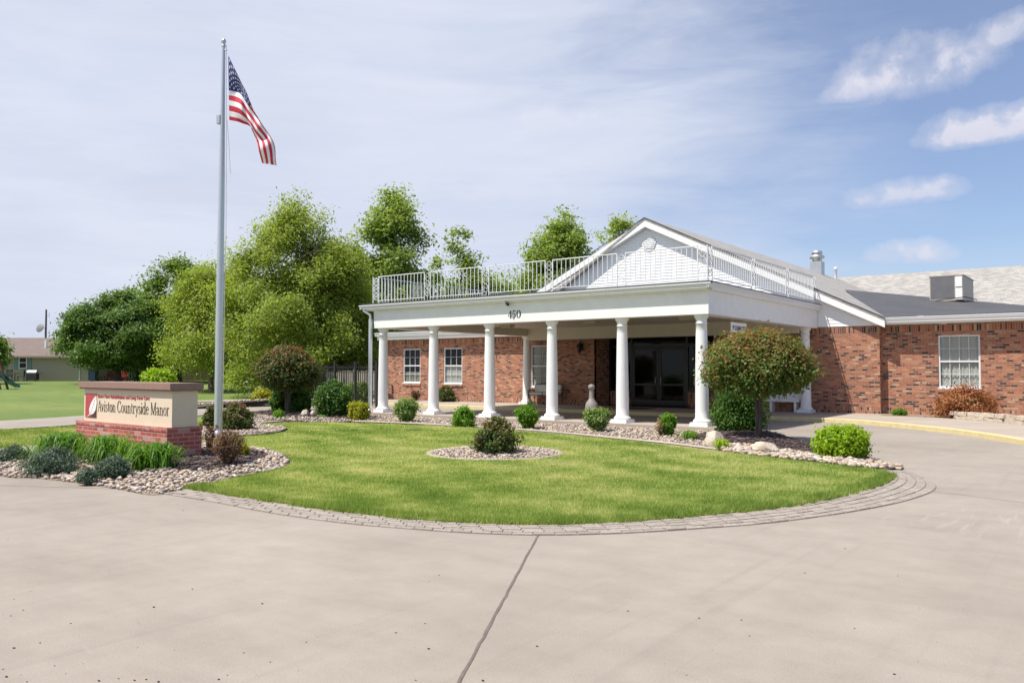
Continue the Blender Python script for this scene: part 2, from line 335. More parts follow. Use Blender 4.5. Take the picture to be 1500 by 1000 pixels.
# ------------------------------------------------------------------ mesh helpers
class MB:
    """collects faces and links them as one mesh object"""
    def __init__(s): s.v, s.f, s.mi, s.sm = [], [], [], []
    def poly(s, pts, mi=0, smooth=False):
        k = len(s.v); s.v += [tuple(p) for p in pts]; s.f.append(tuple(range(k, k+len(pts)))); s.mi.append(mi); s.sm.append(smooth)
    def grid(s, rows, close=False, mi=0, smooth=True):
        k = len(s.v); n = len(rows[0])
        for r in rows: s.v += [tuple(p) for p in r]
        for i in range(len(rows)-1):
            for j in range(n if close else n-1):
                a, b_ = k+i*n+j, k+i*n+(j+1) % n
                s.f.append((a, b_, b_+n, a+n)); s.mi.append(mi); s.sm.append(smooth)
        return s
    def box(s, x0, x1, y0, y1, z0, z1, mi=0, M=None):
        P = [(x0, y0, z0), (x1, y0, z0), (x1, y1, z0), (x0, y1, z0), (x0, y0, z1), (x1, y0, z1), (x1, y1, z1), (x0, y1, z1)]
        if M is not None: P = [tuple(M @ Vector(q)) for q in P]
        k = len(s.v); s.v += P
        for q in ((0, 3, 2, 1), (4, 5, 6, 7), (0, 1, 5, 4), (1, 2, 6, 5), (2, 3, 7, 6), (3, 0, 4, 7)):
            s.f.append(tuple(k+i for i in q)); s.mi.append(mi); s.sm.append(False)
        return s
    def bar(s, a, b, w, h=None, mi=0):
        a, b = Vector(a), Vector(b); h = h or w; d = (b-a); L = d.length; d.normalize()
        u = d.cross(Vector((0, 0, 1))); u = Vector((1, 0, 0)) if u.length < 1e-4 else u.normalized(); v = u.cross(d)
        M = Matrix(((u.x, d.x, v.x, a.x), (u.y, d.y, v.y, a.y), (u.z, d.z, v.z, a.z), (0, 0, 0, 1)))
        return s.box(-w/2, w/2, 0, L, -h/2, h/2, mi, M)
    def tube(s, path, rad, n=8, mi=0, cap=True):
        path = [Vector(p) for p in path]
        if np.isscalar(rad): rad = [rad]*len(path)
        rows = []; pu = None
        for i, p in enumerate(path):
            d = (path[min(i+1, len(path)-1)]-path[max(i-1, 0)])
            d = d.normalized() if d.length > 1e-9 else Vector((0, 0, 1))
            if pu is None:
                u = d.cross(Vector((0, 1, 0)));  u = d.cross(Vector((1, 0, 0))) if u.length < .1 else u
            else: u = pu - d*pu.dot(d)
            u.normalize(); pu = u; v = d.cross(u)
            rows.append([p+(u*math.cos(2*math.pi*k/n)+v*math.sin(2*math.pi*k/n))*rad[i] for k in range(n)])
        s.grid(rows, True, mi)
        if cap: s.poly(rows[0][::-1], mi); s.poly(rows[-1], mi)
        return s
    def lathe(s, prof, c=(0, 0, 0), n=24, mi=0, cap=True):
        rows = [[(c[0]+r*math.cos(2*math.pi*k/n), c[1]+r*math.sin(2*math.pi*k/n), c[2]+z) for k in range(n)] for r, z in prof]
        s.grid(rows, True, mi)
        if cap: s.poly(rows[0][::-1], mi); s.poly(rows[-1], mi)
        return s
    def prism(s, pts, z0, z1, mi=0):
        n = len(pts)
        tr = tessellate_polygon([[Vector((p[0], p[1], 0)) for p in pts]])
        k = len(s.v); s.v += [(p[0], p[1], z1) for p in pts]; s.v += [(p[0], p[1], z0) for p in pts]
        for a in tr:
            s.f.append((k+a[0], k+a[1], k+a[2])); s.mi.append(mi); s.sm.append(False)
        for i in range(n):
            j = (i+1) % n; s.f.append((k+i, k+n+i, k+n+j, k+j)); s.mi.append(mi); s.sm.append(False)
        return s
    def build(s, name, mats, parent=None, org=(0, 0, 0), fix=True):
        me = bpy.data.meshes.new(name)
        o_ = np.array(org); v = np.array(s.v, float)-o_
        me.from_pydata(v.tolist(), [], s.f)
        for q in (mats if isinstance(mats, (list, tuple)) else [mats]): me.materials.append(MA[q])
        me.polygons.foreach_set('material_index', s.mi); me.polygons.foreach_set('use_smooth', s.sm)
        if fix:
            bm = bmesh.new(); bm.from_mesh(me); bmesh.ops.recalc_face_normals(bm, faces=bm.faces[:]); bm.to_mesh(me); bm.free()
        me.update()
        ob = bpy.data.objects.new(name, me); COL.objects.link(ob)
        if parent: ob.parent = parent
        return ob

def np_mesh(name, V, F, mat, tone=None, parent=None, org=(0, 0, 0), smooth=False, midx=None):
    """mesh from numpy arrays; F is (n, k)"""
    me = bpy.data.meshes.new(name); V = np.asarray(V, np.float32)-np.asarray(org, np.float32); F = np.asarray(F, np.int32); n, k = F.shape
    me.vertices.add(len(V)); me.vertices.foreach_set('co', V.ravel())
    me.loops.add(n*k); me.loops.foreach_set('vertex_index', F.ravel())
    me.polygons.add(n); me.polygons.foreach_set('loop_start', np.arange(0, n*k, k, dtype=np.int32))
    if smooth: me.polygons.foreach_set('use_smooth', np.ones(n, bool))
    for q in (mat if isinstance(mat, (list, tuple)) else [mat]): me.materials.append(MA[q])
    if midx is not None: me.polygons.foreach_set('material_index', np.asarray(midx, np.int32))
    if tone is not None:
        at = me.attributes.new('tone', 'FLOAT', 'FACE'); at.data.foreach_set('value', np.asarray(tone, np.float32))
    me.update(calc_edges=True)
    ob = bpy.data.objects.new(name, me); COL.objects.link(ob)
    if parent: ob.parent = parent
    return ob
def tag(o, label, cat, group=None):
    o['label'] = label; o['category'] = cat
    if group: o['group'] = group
    return o
def thing(name, label, cat, loc=(0, 0, 0), rz=0, group=None):
    o = bpy.data.objects.new(name, None); COL.objects.link(o); o.location = loc; o.rotation_euler = (0, 0, rz)
    o.empty_display_size = .3
    return tag(o, label, cat, group)
def struct(o, kind='structure'): o['kind'] = kind; return o
def copy_tree(o, parent=None):
    c = o.copy(); COL.objects.link(c)
    if parent: c.parent = parent
    for ch in [q for q in bpy.data.objects if q.parent == o]: copy_tree(ch, c)
    return c
def inpoly(x, y, poly):
    P = np.asarray(poly, float); ins = np.zeros(len(x), bool); j = len(P)-1
    for i in range(len(P)):
        xi, yi, xj, yj = P[i, 0], P[i, 1], P[j, 0], P[j, 1]
        c = ((yi > y) != (yj > y)) & (x < (xj-xi)*(y-yi)/((yj-yi) or 1e-12)+xi); ins ^= c; j = i
    return ins
def spline(pts, n=8, closed=False):
    P = [np.array(p[:2], float) for p in pts]; N = len(P); out = []
    for i in range(N if closed else N-1):
        a, b, c, d = [P[(i+k) % N] if closed else P[min(max(i+k, 0), N-1)] for k in (-1, 0, 1, 2)]
        for q in range(n):
            t = q/n; out.append(.5*((2*b)+(-a+c)*t+(2*a-5*b+4*c-d)*t*t+(-a+3*b-3*c+d)*t**3))
    if not closed: out.append(P[-1])
    return [tuple(p) for p in out]
def flat(name, pts, z, mat, kind='structure'):
    b = MB(); b.v = [(p[0], p[1], z) for p in pts]
    for a in tessellate_polygon([[Vector((p[0], p[1], 0)) for p in pts]]): b.f.append(tuple(a)); b.mi.append(0); b.sm.append(False)
    return struct(b.build(name, mat), kind)
def px(*pp): return [tuple(G(x, y))[:2] for x, y in pp]
def offset_path(P, wd):
    P = np.array(P); T = np.gradient(P, axis=0); T /= np.linalg.norm(T, axis=1)[:, None]; N = np.stack([-T[:, 1], T[:, 0]], 1)
    return P+N*wd

# ------------------------------------------------------------------ ground, drive, walks
gx = np.unique(np.concatenate([np.linspace(-900, -160, 9), np.linspace(-160, 40, 81), np.linspace(40, 900, 9)]))
gy = np.unique(np.concatenate([np.linspace(-120, -20, 4), np.linspace(-20, 180, 81), np.linspace(180, 1400, 11)]))
X, Y = np.meshgrid(gx, gy); Z = terr(X, Y); nx = len(gx)
V = np.stack([X.ravel(), Y.ravel(), Z.ravel()], 1)
F = np.array([(j*nx+i, j*nx+i+1, (j+1)*nx+i+1, (j+1)*nx+i) for j in range(len(gy)-1) for i in range(nx-1)])
struct(np_mesh('ground', V, F, 'field_grass', smooth=True))

KERB = spline([(-31, 27.75), (-25.5, 27.75), (-20, 27.75), (-14, 27.75), (-9.5, 27.75), (-7.9, 27.7), (-6.4, 27.1), (-4.67, 25.6), (-3.29, 24.1), (-1.89, 21.9), (.2, 18.5), (2.5, 14), (6, 6), (10, -6)], 6)
conc = [(-80, -40), (60, -40), (60, -8)] + [(k[0], k[1]) for k in KERB[::-1]] + [(-31, 27.75), (-31, 22.4), (-21, 20), (-12, 17), (-12.2, 7.2), (-11.0, 6.4), (-12.9, 6.1), (-14.7, 5.85), (-17, 5.6), (-22, 5.1), (-30, 4.4), (-80, 0)]
flat('driveway', conc, 0.0, 'concrete')
lane = spline([(-25.5, 25.05), (-28, 24.8), (-30.3, 22.5), (-30.6, 19), (-29.6, 16), (-28.6, 13), (-28, 10), (-27.6, 6.5), (-27.4, 3.5)], 6)
L1, L2 = offset_path(lane, -2.05), offset_path(lane, 2.05)
flat('lane', [tuple(p) for p in L1]+[tuple(p) for p in L2[::-1]], -.004, 'concrete')
sw = spline(px((258, 589.5), (300, 588.5), (345, 587.5), (395, 586), (440, 584)), 6)
A_, B_ = offset_path(sw, -.7), offset_path(sw, .7)
bb = MB(); bb.grid([[(p[0], p[1], float(terr(*p))+.03) for p in A_], [(p[0], p[1], float(terr(*p))+.03) for p in B_]]); struct(bb.build('path', 'sidewalk'))

# walk along the building, with its yellow kerb
walk = [(k[0], k[1]) for k in offset_path(KERB, .0)]
wk = MB(); wk.prism([tuple(p) for p in offset_path(KERB, .17)]+[(20, -4), (20, 40), (-12.5, 40), (-12.5, 31.55), (-33, 31.55), (-33, 28.0)], -.05, .128)
struct(wk.build('sidewalk', 'sidewalk'))
ky = MB(); K0, K1 = np.array(KERB), offset_path(KERB, .168)
ky.grid([[(p[0], p[1], -.02) for p in K0], [(p[0], p[1], .115) for p in offset_path(KERB, .008)], [(p[0], p[1], .132) for p in offset_path(KERB, .03)], [(p[0], p[1], .132) for p in K1]], smooth=False)
struct(ky.build('kerb', 'kerb_yellow'))
# concrete pad under the front columns
pad = MB(); pad.prism([(-23.4, 21.2), (-9.0, 21.2), (-9.0, 22.35), (-23.4, 22.35)], -.02, .13); struct(pad.build('column_pad', 'sidewalk'))
# expansion joint and hairline joints in the concrete
def joint(a, b, wd, seed):
    r = np.random.default_rng(seed); a, b = np.array(a), np.array(b); n = max(8, int(np.linalg.norm(b-a)/.12)); T = (b-a)/np.linalg.norm(b-a); N = np.array([-T[1], T[0]])
    q = MB(); l, rr = [], []
    for i in range(n+1):
        c = a+(b-a)*i/n+N*r.normal(0, wd*.12); l.append((*(c+N*wd*r.uniform(.35, .65)), .004)); rr.append((*(c-N*wd*r.uniform(.35, .65)), .004))
    q.grid([l, rr], smooth=False); struct(q.build('expansion_joint', 'joint_dark'))
joint((-4.89, 6.98), (-2.2, 2.1), .02, 1)
j1 = px((0, 733), (170, 716)); joint((j1[0][0]-4, j1[0][1]-.6), j1[1], .012, 2)
joint((-2.2, 12.8), (8, 9.2), .010, 3)
joint((-4.4, 20), (-.2, 19.2), .010, 4)

# ------------------------------------------------------------------ the island: lawn, pavers, beds
lawn_front = px((275, 715), (350, 727), (420, 738), (510, 750), (600, 760), (700, 766), (800, 768), (900, 765), (1000, 758), (1080, 750), (1150, 742), (1210, 731), (1260, 719), (1290, 708), (1303, 698))
lawn_back = px((1297, 691), (1270, 686), (1180, 677), (1120, 670), (1060, 663), (980, 653), (900, 644), (800, 635), (700, 627.5), (620, 623.5), (560, 621), (500, 619.5), (440, 619), (395, 620.5), (375, 622))
lawn_left = px((395, 623), (421, 628), (417, 633), (395, 637), (350, 641), (318, 645), (330, 650), (370, 655), (400, 661), (420, 669), (426, 679), (410, 688), (380, 694), (340, 702), (300, 711))
LAWN = spline(lawn_front+lawn_back+lawn_left, 4, True)
CIRC = Vector((-10.33, 13.2)); CR = 1.28
flat('lawn', LAWN, .012, 'lawn_soil')

pin = spline(px((275, 716), (350, 728), (420, 739), (510, 751), (600, 761), (700, 767), (800, 769), (900, 766), (1000, 759), (1080, 751), (1150, 743), (1210, 732), (1260, 720), (1292, 708), (1305, 698), (1299, 690)), 8)
pout = spline(px((230, 722), (310, 735), (400, 752), (500, 766), (590, 774), (690, 781), (800, 784), (920, 781), (1030, 774), (1120, 767), (1200, 757), (1270, 746), (1330, 733), (1369, 718), (1365, 705), (1330, 690)), 8)
pin, pout = np.array(pin), np.array(pout)
def resample(P, n):
    d = np.r_[0, np.cumsum(np.linalg.norm(np.diff(P, axis=0), axis=1))]; t = np.linspace(0, d[-1], n); return np.stack([np.interp(t, d, P[:, k]) for k in (0, 1)], 1), d[-1]
pv = MB(); tones = []; rp = np.random.default_rng(3)
base = [tuple(p) for p in pin]+[tuple(p) for p in pout[::-1]]
flat('paver_bed', base, .003, 'paver_sand')
NR = 5
for r_ in range(NR):
    f0, f1 = r_/NR+.012, (r_+1)/NR-.012
    ln = resample(pin*(1-f0)+pout*f0, 2)[1]; n = int(ln/.27)
    off = rp.uniform(0, 1)
    for i in range(n):
        a, b_ = (i+off*.0+.035)/n, (i+1-.035)/n
        a += (r_ % 2)*.5/n; b_ += (r_ % 2)*.5/n
        if b_ > 1: continue
        def at(fr, s):
            # matching positions on both edge curves
            k = s*(len(pin)-1); i0 = min(int(k), len(pin)-2); w_ = k-i0
            return (pin[i0]*(1-w_)+pin[i0+1]*w_)*(1-fr)+(pout[i0]*(1-w_)+pout[i0+1]*w_)*fr
        z = .012+rp.normal(0, .002); q = [at(f0, a), at(f0, b_), at(f1, b_), at(f1, a)]
        k = len(pv.f); pv.prism([tuple(p) for p in q], .0, z); tones += [rp.uniform(0, 1)]*(len(pv.f)-k)
po = pv.build('paver_border', 'paver', fix=True); struct(po)
at_ = po.data.attributes.new('tone', 'FLOAT', 'FACE'); at_.data.foreach_set('value', np.array(tones, np.float32))

# pale concrete mowing edge behind the lawn
edge = spline(px((1322, 688), (1270, 683.5), (1180, 674), (1120, 667), (1060, 660), (980, 650), (900, 642), (800, 632.5), (700, 625.5), (620, 621.5), (560, 619), (500, 617.5), (440, 617), (395, 618.5), (372, 621)), 6)
e = np.array(edge); q = MB(); q.grid([[(*p, .02) for p in offset_path(e, .07)], [(*p, .045) for p in offset_path(e, .05)], [(*p, .045) for p in offset_path(e, -.06)], [(*p, .02) for p in offset_path(e, -.08)]]); struct(q.build('mowing_edge', 'sidewalk'))
c_ = [(CIRC.x+CR*math.cos(a), CIRC.y+CR*math.sin(a)) for a in np.linspace(0, 2*math.pi, 60)]
q = MB(); q.grid([[(CIRC.x+r*math.cos(a), CIRC.y+r*math.sin(a), z) for a in np.linspace(0, 2*math.pi, 60)] for r, z in ((CR-.02, .02), (CR+.02, .04), (CR+.10, .04), (CR+.13, .012))]); struct(q.build('ring_edge', 'sidewalk'))

ROCKS = []
for k in range(10):
    bm = bmesh.new(); bmesh.ops.create_icosphere(bm, subdivisions=1, radius=1)
    v = np.array([vv.co for vv in bm.verts]); f = np.array([[a.index for a in ff.verts] for ff in bm.faces]); bm.free()
    r = np.random.default_rng(50+k); v *= (1+r.normal(0, .12, (len(v), 1))); v *= np.array([1, r.uniform(.6, .95), r.uniform(.42, .7)]); ROCKS.append((v, f))
def scatter_rocks(name, poly, n, smin, smax, zf, mat='river_rock', excl=None, seed=1, smooth=True, tone=None):
    r = np.random.default_rng(seed); P = np.array(poly); lo, hi = P.min(0), P.max(0); pts = np.zeros((0, 2))
    while len(pts) < n:
        q = r.uniform(lo, hi, (n*2, 2)); k = inpoly(q[:, 0], q[:, 1], poly)
        if excl is not None:
            for ex in excl: k &= ~inpoly(q[:, 0], q[:, 1], ex)
        pts = np.vstack([pts, q[k]])
    pts = pts[:n]; VV, FF, TT = [], [], []; base = 0
    for i in range(n):
        v, f = ROCKS[r.integers(10)]; s = smin+(smax-smin)*r.random()**1.7; a = r.uniform(0, 6.28); tl = r.normal(0, .25)
        c, sn = math.cos(a), math.sin(a); M = np.array([[c, -sn, 0], [sn, c, 0], [0, 0, 1]])@np.array([[1, 0, 0], [0, math.cos(tl), -math.sin(tl)], [0, math.sin(tl), math.cos(tl)]])
        if mat == 'mulch': v = v*np.array([1.5, .55, .45])
        z = zf(pts[i, 0], pts[i, 1])+s*.25+r.uniform(0, s*.5)
        VV.append(v@M.T*s+np.array([pts[i, 0], pts[i, 1], z])); FF.append(f+base); base += len(v)
        TT += [r.random()]*len(f)
    o = np_mesh(name, np.vstack(VV), np.vstack(FF), mat, TT, smooth=smooth); return struct(o, 'stuff')
def mound(name, poly, h, z0, mat):
    P = np.array(poly); c = P.mean(0); q = MB(); ks = (1, .93, .8, .6, .35, .05)
    q.grid([[(*(c+(p-c)*k), z0+h*(1-k**2.2)) for p in P] for k in ks], True); q.poly([(*(c+(p-c)*.05), z0+h) for p in P]); struct(q.build(name, mat))
    ang = np.arctan2(P[:, 1]-c[1], P[:, 0]-c[0]); rad = np.linalg.norm(P-c, axis=1); o = np.argsort(ang)
    def zf(x, y):
        a = math.atan2(y-c[1], x-c[0]); R_ = np.interp(a, ang[o], rad[o], period=2*math.pi); k = min(1, math.hypot(x-c[0], y-c[1])/R_); return z0+h*(1-k**2.2)
    return zf

SIGNBED = spline(px((0, 697), (50, 700), (110, 707), (170, 716), (225, 725), (272, 716), (310, 707), (345, 701), (380, 693), (408, 687), (423, 679), (417, 669), (398, 662), (368, 656), (335, 651), (300, 646))+[(-16.3, 10.3), (-18.5, 9.8), (-19.3, 7.9), (-18.0, 6.1)], 5, True)
zs = mound('sign_bed', SIGNBED, .10, .005, 'bed_soil')
MULCH_S = spline(px((240, 688), (290, 696), (335, 690), (370, 682), (392, 672), (380, 665), (340, 660), (300, 662)), 4, True)
scatter_rocks('river_rock', SIGNBED, 9500, .015, .052, zs, excl=[MULCH_S], seed=2)
scatter_rocks('mulch', MULCH_S, 2200, .018, .05, lambda x, y: zs(x, y)+.01, 'mulch', seed=3, smooth=False)
scatter_rocks('river_rock', c_, 2300, .016, .042, lambda x, y: .02+.05*(1-((x-CIRC.x)**2+(y-CIRC.y)**2)/CR**2), seed=4)
flat('ring_bed', c_, .022, 'bed_soil')
POLEBED = spline(px((290, 640), (318, 643), (350, 639), (395, 635), (418, 629), (412, 625), (380, 622), (345, 622), (300, 626)), 5, True)
flat('pole_bed', POLEBED, .016, 'bed_soil')
scatter_rocks('river_rock', POLEBED, 2200, .018, .045, lambda x, y: .02, seed=5)
FRONTBED = [tuple(p) for p in offset_path(e[0:], -.07)]
front_strip = [p for p in FRONTBED if p[0] > -24]+[(-24.5, 17.6), (-24.5, 21.5), (-23.4, 21.19), (-9.0, 21.19), (-8.9, 22.2), (-7.9, 22.3), (-6.9, 20.8), (-5.8, 19.2), (-4.3, 17.2), (-3.3, 15.75)]
flat('front_bed', front_strip, .018, 'bed_soil')
MULCH_R = spline([(-8.9, 19.0), (-8.85, 21.6), (-7.95, 22.1), (-6.9, 20.55), (-5.85, 19.0), (-4.55, 17.25), (-3.75, 16.2), (-4.6, 16.25), (-5.7, 17.05), (-6.9, 17.65), (-8.0, 18.3)], 5, True)
zr = mound('mulch_bed', MULCH_R, .12, .02, 'mulch_soil')
scatter_rocks('river_rock', front_strip, 7500, .018, .05, lambda x, y: .022, excl=[MULCH_R], seed=6)
scatter_rocks('river_rock', px((1040, 652), (1120, 657), (1200, 670), (1322, 686), (1290, 690), (1180, 677), (1060, 663)), 1500, .025, .075, lambda x, y: .03, excl=[MULCH_R], seed=16)
scatter_rocks('mulch', MULCH_R, 4200, .018, .05, lambda x, y: zr(x, y)+.008, 'mulch', seed=7, smooth=False)
LEFTBED = spline([(-21.3, 17.0), (-23.4, 17.0), (-25.6, 17.6), (-27.6, 19.0), (-28.2, 21.0), (-27.0, 22.6), (-24.6, 22.3), (-22.8, 20.9), (-20.8, 20.3), (-20.3, 18.6)], 5, True)
zl = mound('left_bed', LEFTBED, .12, .015, 'mulch_soil')
scatter_rocks('mulch', LEFTBED, 2600, .025, .06, lambda x, y: zl(x, y)+.01, 'mulch', seed=8, smooth=False)
scatter_rocks('river_rock', spline([(-20.4, 17.4), (-23.2, 17.0), (-25.6, 17.5), (-25.4, 18.2), (-23.0, 17.8), (-20.4, 18.6)], 3, True), 900, .02, .05, lambda x, y: zl(x, y)+.02, seed=9)
BED2 = spline([(-33, 20), (-36.5, 23), (-35.5, 28), (-31.5, 29.5), (-29.5, 28.0), (-32, 26.0), (-33.2, 23)], 4, True)
zb = mound('far_bed', BED2, .25, 0, 'mulch_soil')
scatter_rocks('river_rock', BED2, 900, .03, .07, zb, seed=10)
flat('right_bed', [(-6.9, 31.5), (-6.9, 30.6), (-5.3, 30.4), (-4.0, 29.9), (-2.4, 28.2), (2, 24.5), (8, 24), (8, 31.8), (-6.9, 31.8)], .135, 'bed_soil')

# grass blades on the island, denser towards the front edge
def blades(name, poly, n, hmin, hmax, wd, excl=(), seed=1, near=None, mat='grass', z0=.01, tmul=1.0):
    r = np.random.default_rng(seed); P = np.array(poly); lo, hi = P.min(0), P.max(0); pts = np.zeros((0, 2))
    while len(pts) < n:
        q = r.uniform(lo, hi, (n, 2)); k = inpoly(q[:, 0], q[:, 1], poly)
        for ex in excl: k &= ~inpoly(q[:, 0], q[:, 1], ex)
        if near is not None: k &= r.random(n) < near(q)
        pts = np.vstack([pts, q[k]])
    pts = pts[:n]; a = r.uniform(0, 6.283, n); h = r.uniform(hmin, hmax, n); lean = np.abs(r.normal(0, .55, n)); la = r.uniform(0, 6.283, n)
    dist = np.hypot(pts[:, 0], pts[:, 1]); ww = wd*np.clip(dist/11, .8, 2.2)
    dx, dy = np.cos(a)*ww/2, np.sin(a)*ww/2; z = np.full(n, z0)
    b0 = np.stack([pts[:, 0]-dx, pts[:, 1]-dy, z], 1); b1 = np.stack([pts[:, 0]+dx, pts[:, 1]+dy, z], 1)
    tp = np.stack([pts[:, 0]+np.cos(la)*lean*h, pts[:, 1]+np.sin(la)*lean*h, z+h], 1)
    V = np.stack([b0, b1, tp], 1).reshape(-1, 3); F = np.arange(3*n).reshape(-1, 3)
    x, y = pts[:, 0], pts[:, 1]
    ln = .5+.30*np.sin(x*.9+1.3*np.sin(y*.5))*np.sin(y*.75+.6*x)+.26*np.sin(x*2.1+y*1.3+1.1*np.sin(x*1.7))*np.sin(y*2.9-x*.8)+.2*np.sin(5.3*(x*.35+y)+1.5*np.sin(x*.8))*np.sin(x*1.1-y*.3)
    ln = ln+.16*np.sin(9*x-5*y+2*np.sin(y*3))*np.sin(7*y+4*x)
    tone = np.clip(.06+.66*ln+r.normal(0, .17, n), 0, 1)*tmul
    return struct(np_mesh(name, V, F, mat, tone), 'stuff')
def nearf(q): return np.clip((10.5/np.hypot(q[:, 0], q[:, 1]))**2.4, .12, 1)
blades('grass', LAWN, 340000, .022, .05, .010, [c_], 11, nearf)
lf = spline(lawn_front, 8); lf2 = offset_path(lf, .16)
blades('grass', [tuple(p) for p in offset_path(lf, -.10)]+[tuple(p) for p in lf2[::-1]], 17000, .04, .10, .010, (), 12, lambda q: np.clip(.45+.55*np.sin(q[:, 0]*6+3*np.sin(q[:, 1]*4))*np.sin(q[:, 1]*5.3+q[:, 0]*2.1)+.25*np.sin(q[:, 0]*23+q[:, 1]*17), .08, 1), z0=.014, tmul=.45)
LEFTG = px((0, 634), (60, 628), (120, 622), (120, 640), (60, 645), (0, 656))
blades('grass', [(-26.5, 6.2), (-25.6, 13), (-24.5, 16.5), (-21.5, 16.2), (-17, 11.5), (-19, 9.8), (-20, 7.7), (-18.4, 6.2), (-21, 5.4)], 60000, .03, .06, .018, [POLEBED], 13, None, 'grass', -.025)
# ------------------------------------------------------------------ foliage
def leaf_quads(C, nrm, size, r, asp=.55):
    """diamond leaves at C facing nrm"""
    n = len(C); nrm = nrm/np.linalg.norm(nrm, axis=1)[:, None]; a = r.normal(0, 1, (n, 3)); u = a-nrm*(a*nrm).sum(1)[:, None]; u /= np.linalg.norm(u, axis=1)[:, None]
    v = np.cross(nrm, u); s = size[:, None]; fold = nrm*s*.16
    P = np.stack([C-u*s, C+v*s*asp+fold, C+u*s, C-v*s*asp+fold], 1)
    return P.reshape(-1, 3), np.arange(4*n).reshape(-1, 4)
def bough_clumps(prof, nb, n, r, H, shell, lump):
    """clumps gathered on boughs so that light and sky come between them"""
    bc = crown_clumps(prof, nb, r, shell, lump); bs = r.uniform(.6, 1.3, nb); k = r.choice(nb, n, p=bs/bs.sum())
    g = r.normal(0, 1, (n, 3)); g /= np.linalg.norm(g, axis=1)[:, None]; g *= r.random((n, 1))**.5
    return bc[k]+g*np.array([1, 1, .62])*bs[k][:, None]*H
def crown_clumps(prof, n, r, shell=.42, lump=.16):
    """points inside a lumpy envelope; prof is [(z, radius), ...]"""
    z = np.array([p[0] for p in prof]); rad = np.array([p[1] for p in prof])
    zz = np.linspace(z[0], z[-1], 200); w_ = np.interp(zz, z, rad)+.02; zi = r.choice(zz, n, p=w_/w_.sum())
    a = r.uniform(0, 2*math.pi, n); ph = r.uniform(0, 6.28, 6); H = z[-1]-z[0]
    k = 1+lump*(np.sin(3*a+ph[0]+4*zi/H)+.8*np.sin(5*a+ph[1]-9*zi/H)+.7*np.sin(2*a+ph[2]+14*zi/H)+.5*np.sin(9*a+ph[3]+17*zi/H))/1.6
    rr = np.interp(zi, z, rad)*k*r.random(n)**shell
    return np.stack([rr*np.cos(a), rr*np.sin(a), zi], 1)
def foliage(name, mat, cl, per, cr, leaf, r, parent, center, up=.55, asp=.55, droop=0.0, tonebias=None, flatten=.7, lv=.35):
    n = len(cl); m = n*per; c = np.repeat(cl, per, 0); cs = np.repeat(r.uniform(.55, 1.35, n), per)[:, None]
    off = r.normal(0, 1, (m, 3))*cr*cs*np.array([1, 1, flatten]); P = c+off
    if droop: P[:, 2] -= droop*np.abs(r.normal(0, 1, m))*cr*1.5
    out = P-np.asarray(center); out /= np.linalg.norm(out, axis=1)[:, None]+1e-6
    nrm = out*.55+np.array([0, 0, up])+r.normal(0, .55, (m, 3))
    V, F = leaf_quads(P, nrm, leaf*r.uniform(1-lv, 1+lv, m), r, asp)
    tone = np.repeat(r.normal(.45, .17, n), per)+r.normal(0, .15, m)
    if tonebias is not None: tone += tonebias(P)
    return np_mesh(name, V, F, mat, np.clip(tone, 0, 1), parent)
def limb(b, a, c, r0, r1, r, sag=.12, n=6, sides=6):
    a, c = np.array(a, float), np.array(c, float); L = np.linalg.norm(c-a); k = r.normal(0, .06*L, 3); k[2] += sag*L; pts = []
    for i in range(n+1):
        t_ = i/n; pts.append(a+(c-a)*t_+k*math.sin(math.pi*t_)*.8+r.normal(0, .012*L, 3)*(0 < i < n))
    b.tube(pts, [r0+(r1-r0)*i/n for i in range(n+1)], sides)

def tree(name, label, loc, H, prof, trunk_r, leafm, n, per, cr, leaf, seed, trunks=1, bark='bark', group=None, droop=0, fork=.35, nlimb=34, shell=.42, lump=.16, spread=.0, up=.55, cat='tree', nb=80, bough=.11, sprays=0):
    r = np.random.default_rng(seed); root = thing(name, label, cat, loc, 0, group)
    prof = [(z*H, q*H) for z, q in prof]
    ctr = np.array([0, 0, (prof[0][0]+prof[-1][0])/2])
    cl = bough_clumps([(z, max(.02*H, q-bough*H*.55)) for z, q in prof], nb, n, r, bough*H, shell, lump)
    if sprays:
        st = cl[r.choice(len(cl), sprays, replace=False, p=(lambda q: q/q.sum())(np.clip(cl[:, 2]/H-.35, .001, 1)**1.5))]
        for k in (1, 2): cl = np.vstack([cl, st+(st-ctr)/np.linalg.norm(st-ctr, axis=1)[:, None]*np.array([.6, .6, 1])*k*.032*H*r.uniform(.6, 1.1, (len(st), 1))+np.array([0, 0, .012*H*k])])
    foliage('crown', leafm, cl, per, cr, leaf, r, root, ctr, droop=droop, up=up)
    b = MB(); tops = []
    for k in range(trunks):
        a = 2*math.pi*k/trunks+r.uniform(0, 1); tx = spread*H*np.array([math.cos(a), math.sin(a)])*(trunks > 1)
        path = [np.array([0, 0, -.15])+np.array([*(tx*.08), 0])]
        nseg = 9
        for i in range(1, nseg+1):
            t_ = i/nseg; path.append(np.array([*(tx*(.1+.9*t_**1.2)), t_*H*.82])+np.array([*r.normal(0, .008*H, 2), 0]))
        rad = [trunk_r*(1.45 if i == 0 else 1)*(1-.88*(i/nseg))+.015 for i in range(nseg+1)]
        b.tube(path, rad, 9); tops.append(path)
    for c in cl[r.choice(len(cl), nlimb, replace=False)]:
        pth = tops[r.integers(trunks)]; zt = max(prof[0][0]*.75, min(c[2]-.25*np.hypot(c[0], c[1])-.05*H, H*.78)); f = np.clip(zt/(H*.82)*9, 1, 8.9); i0 = int(f); s = pth[i0]*(1-(f-i0))+pth[min(i0+1, 9)]*(f-i0)
        limb(b, s, c, trunk_r*(.42-.3*zt/H)+.02, .012, r)
    b.build('trunk', bark, root); return root

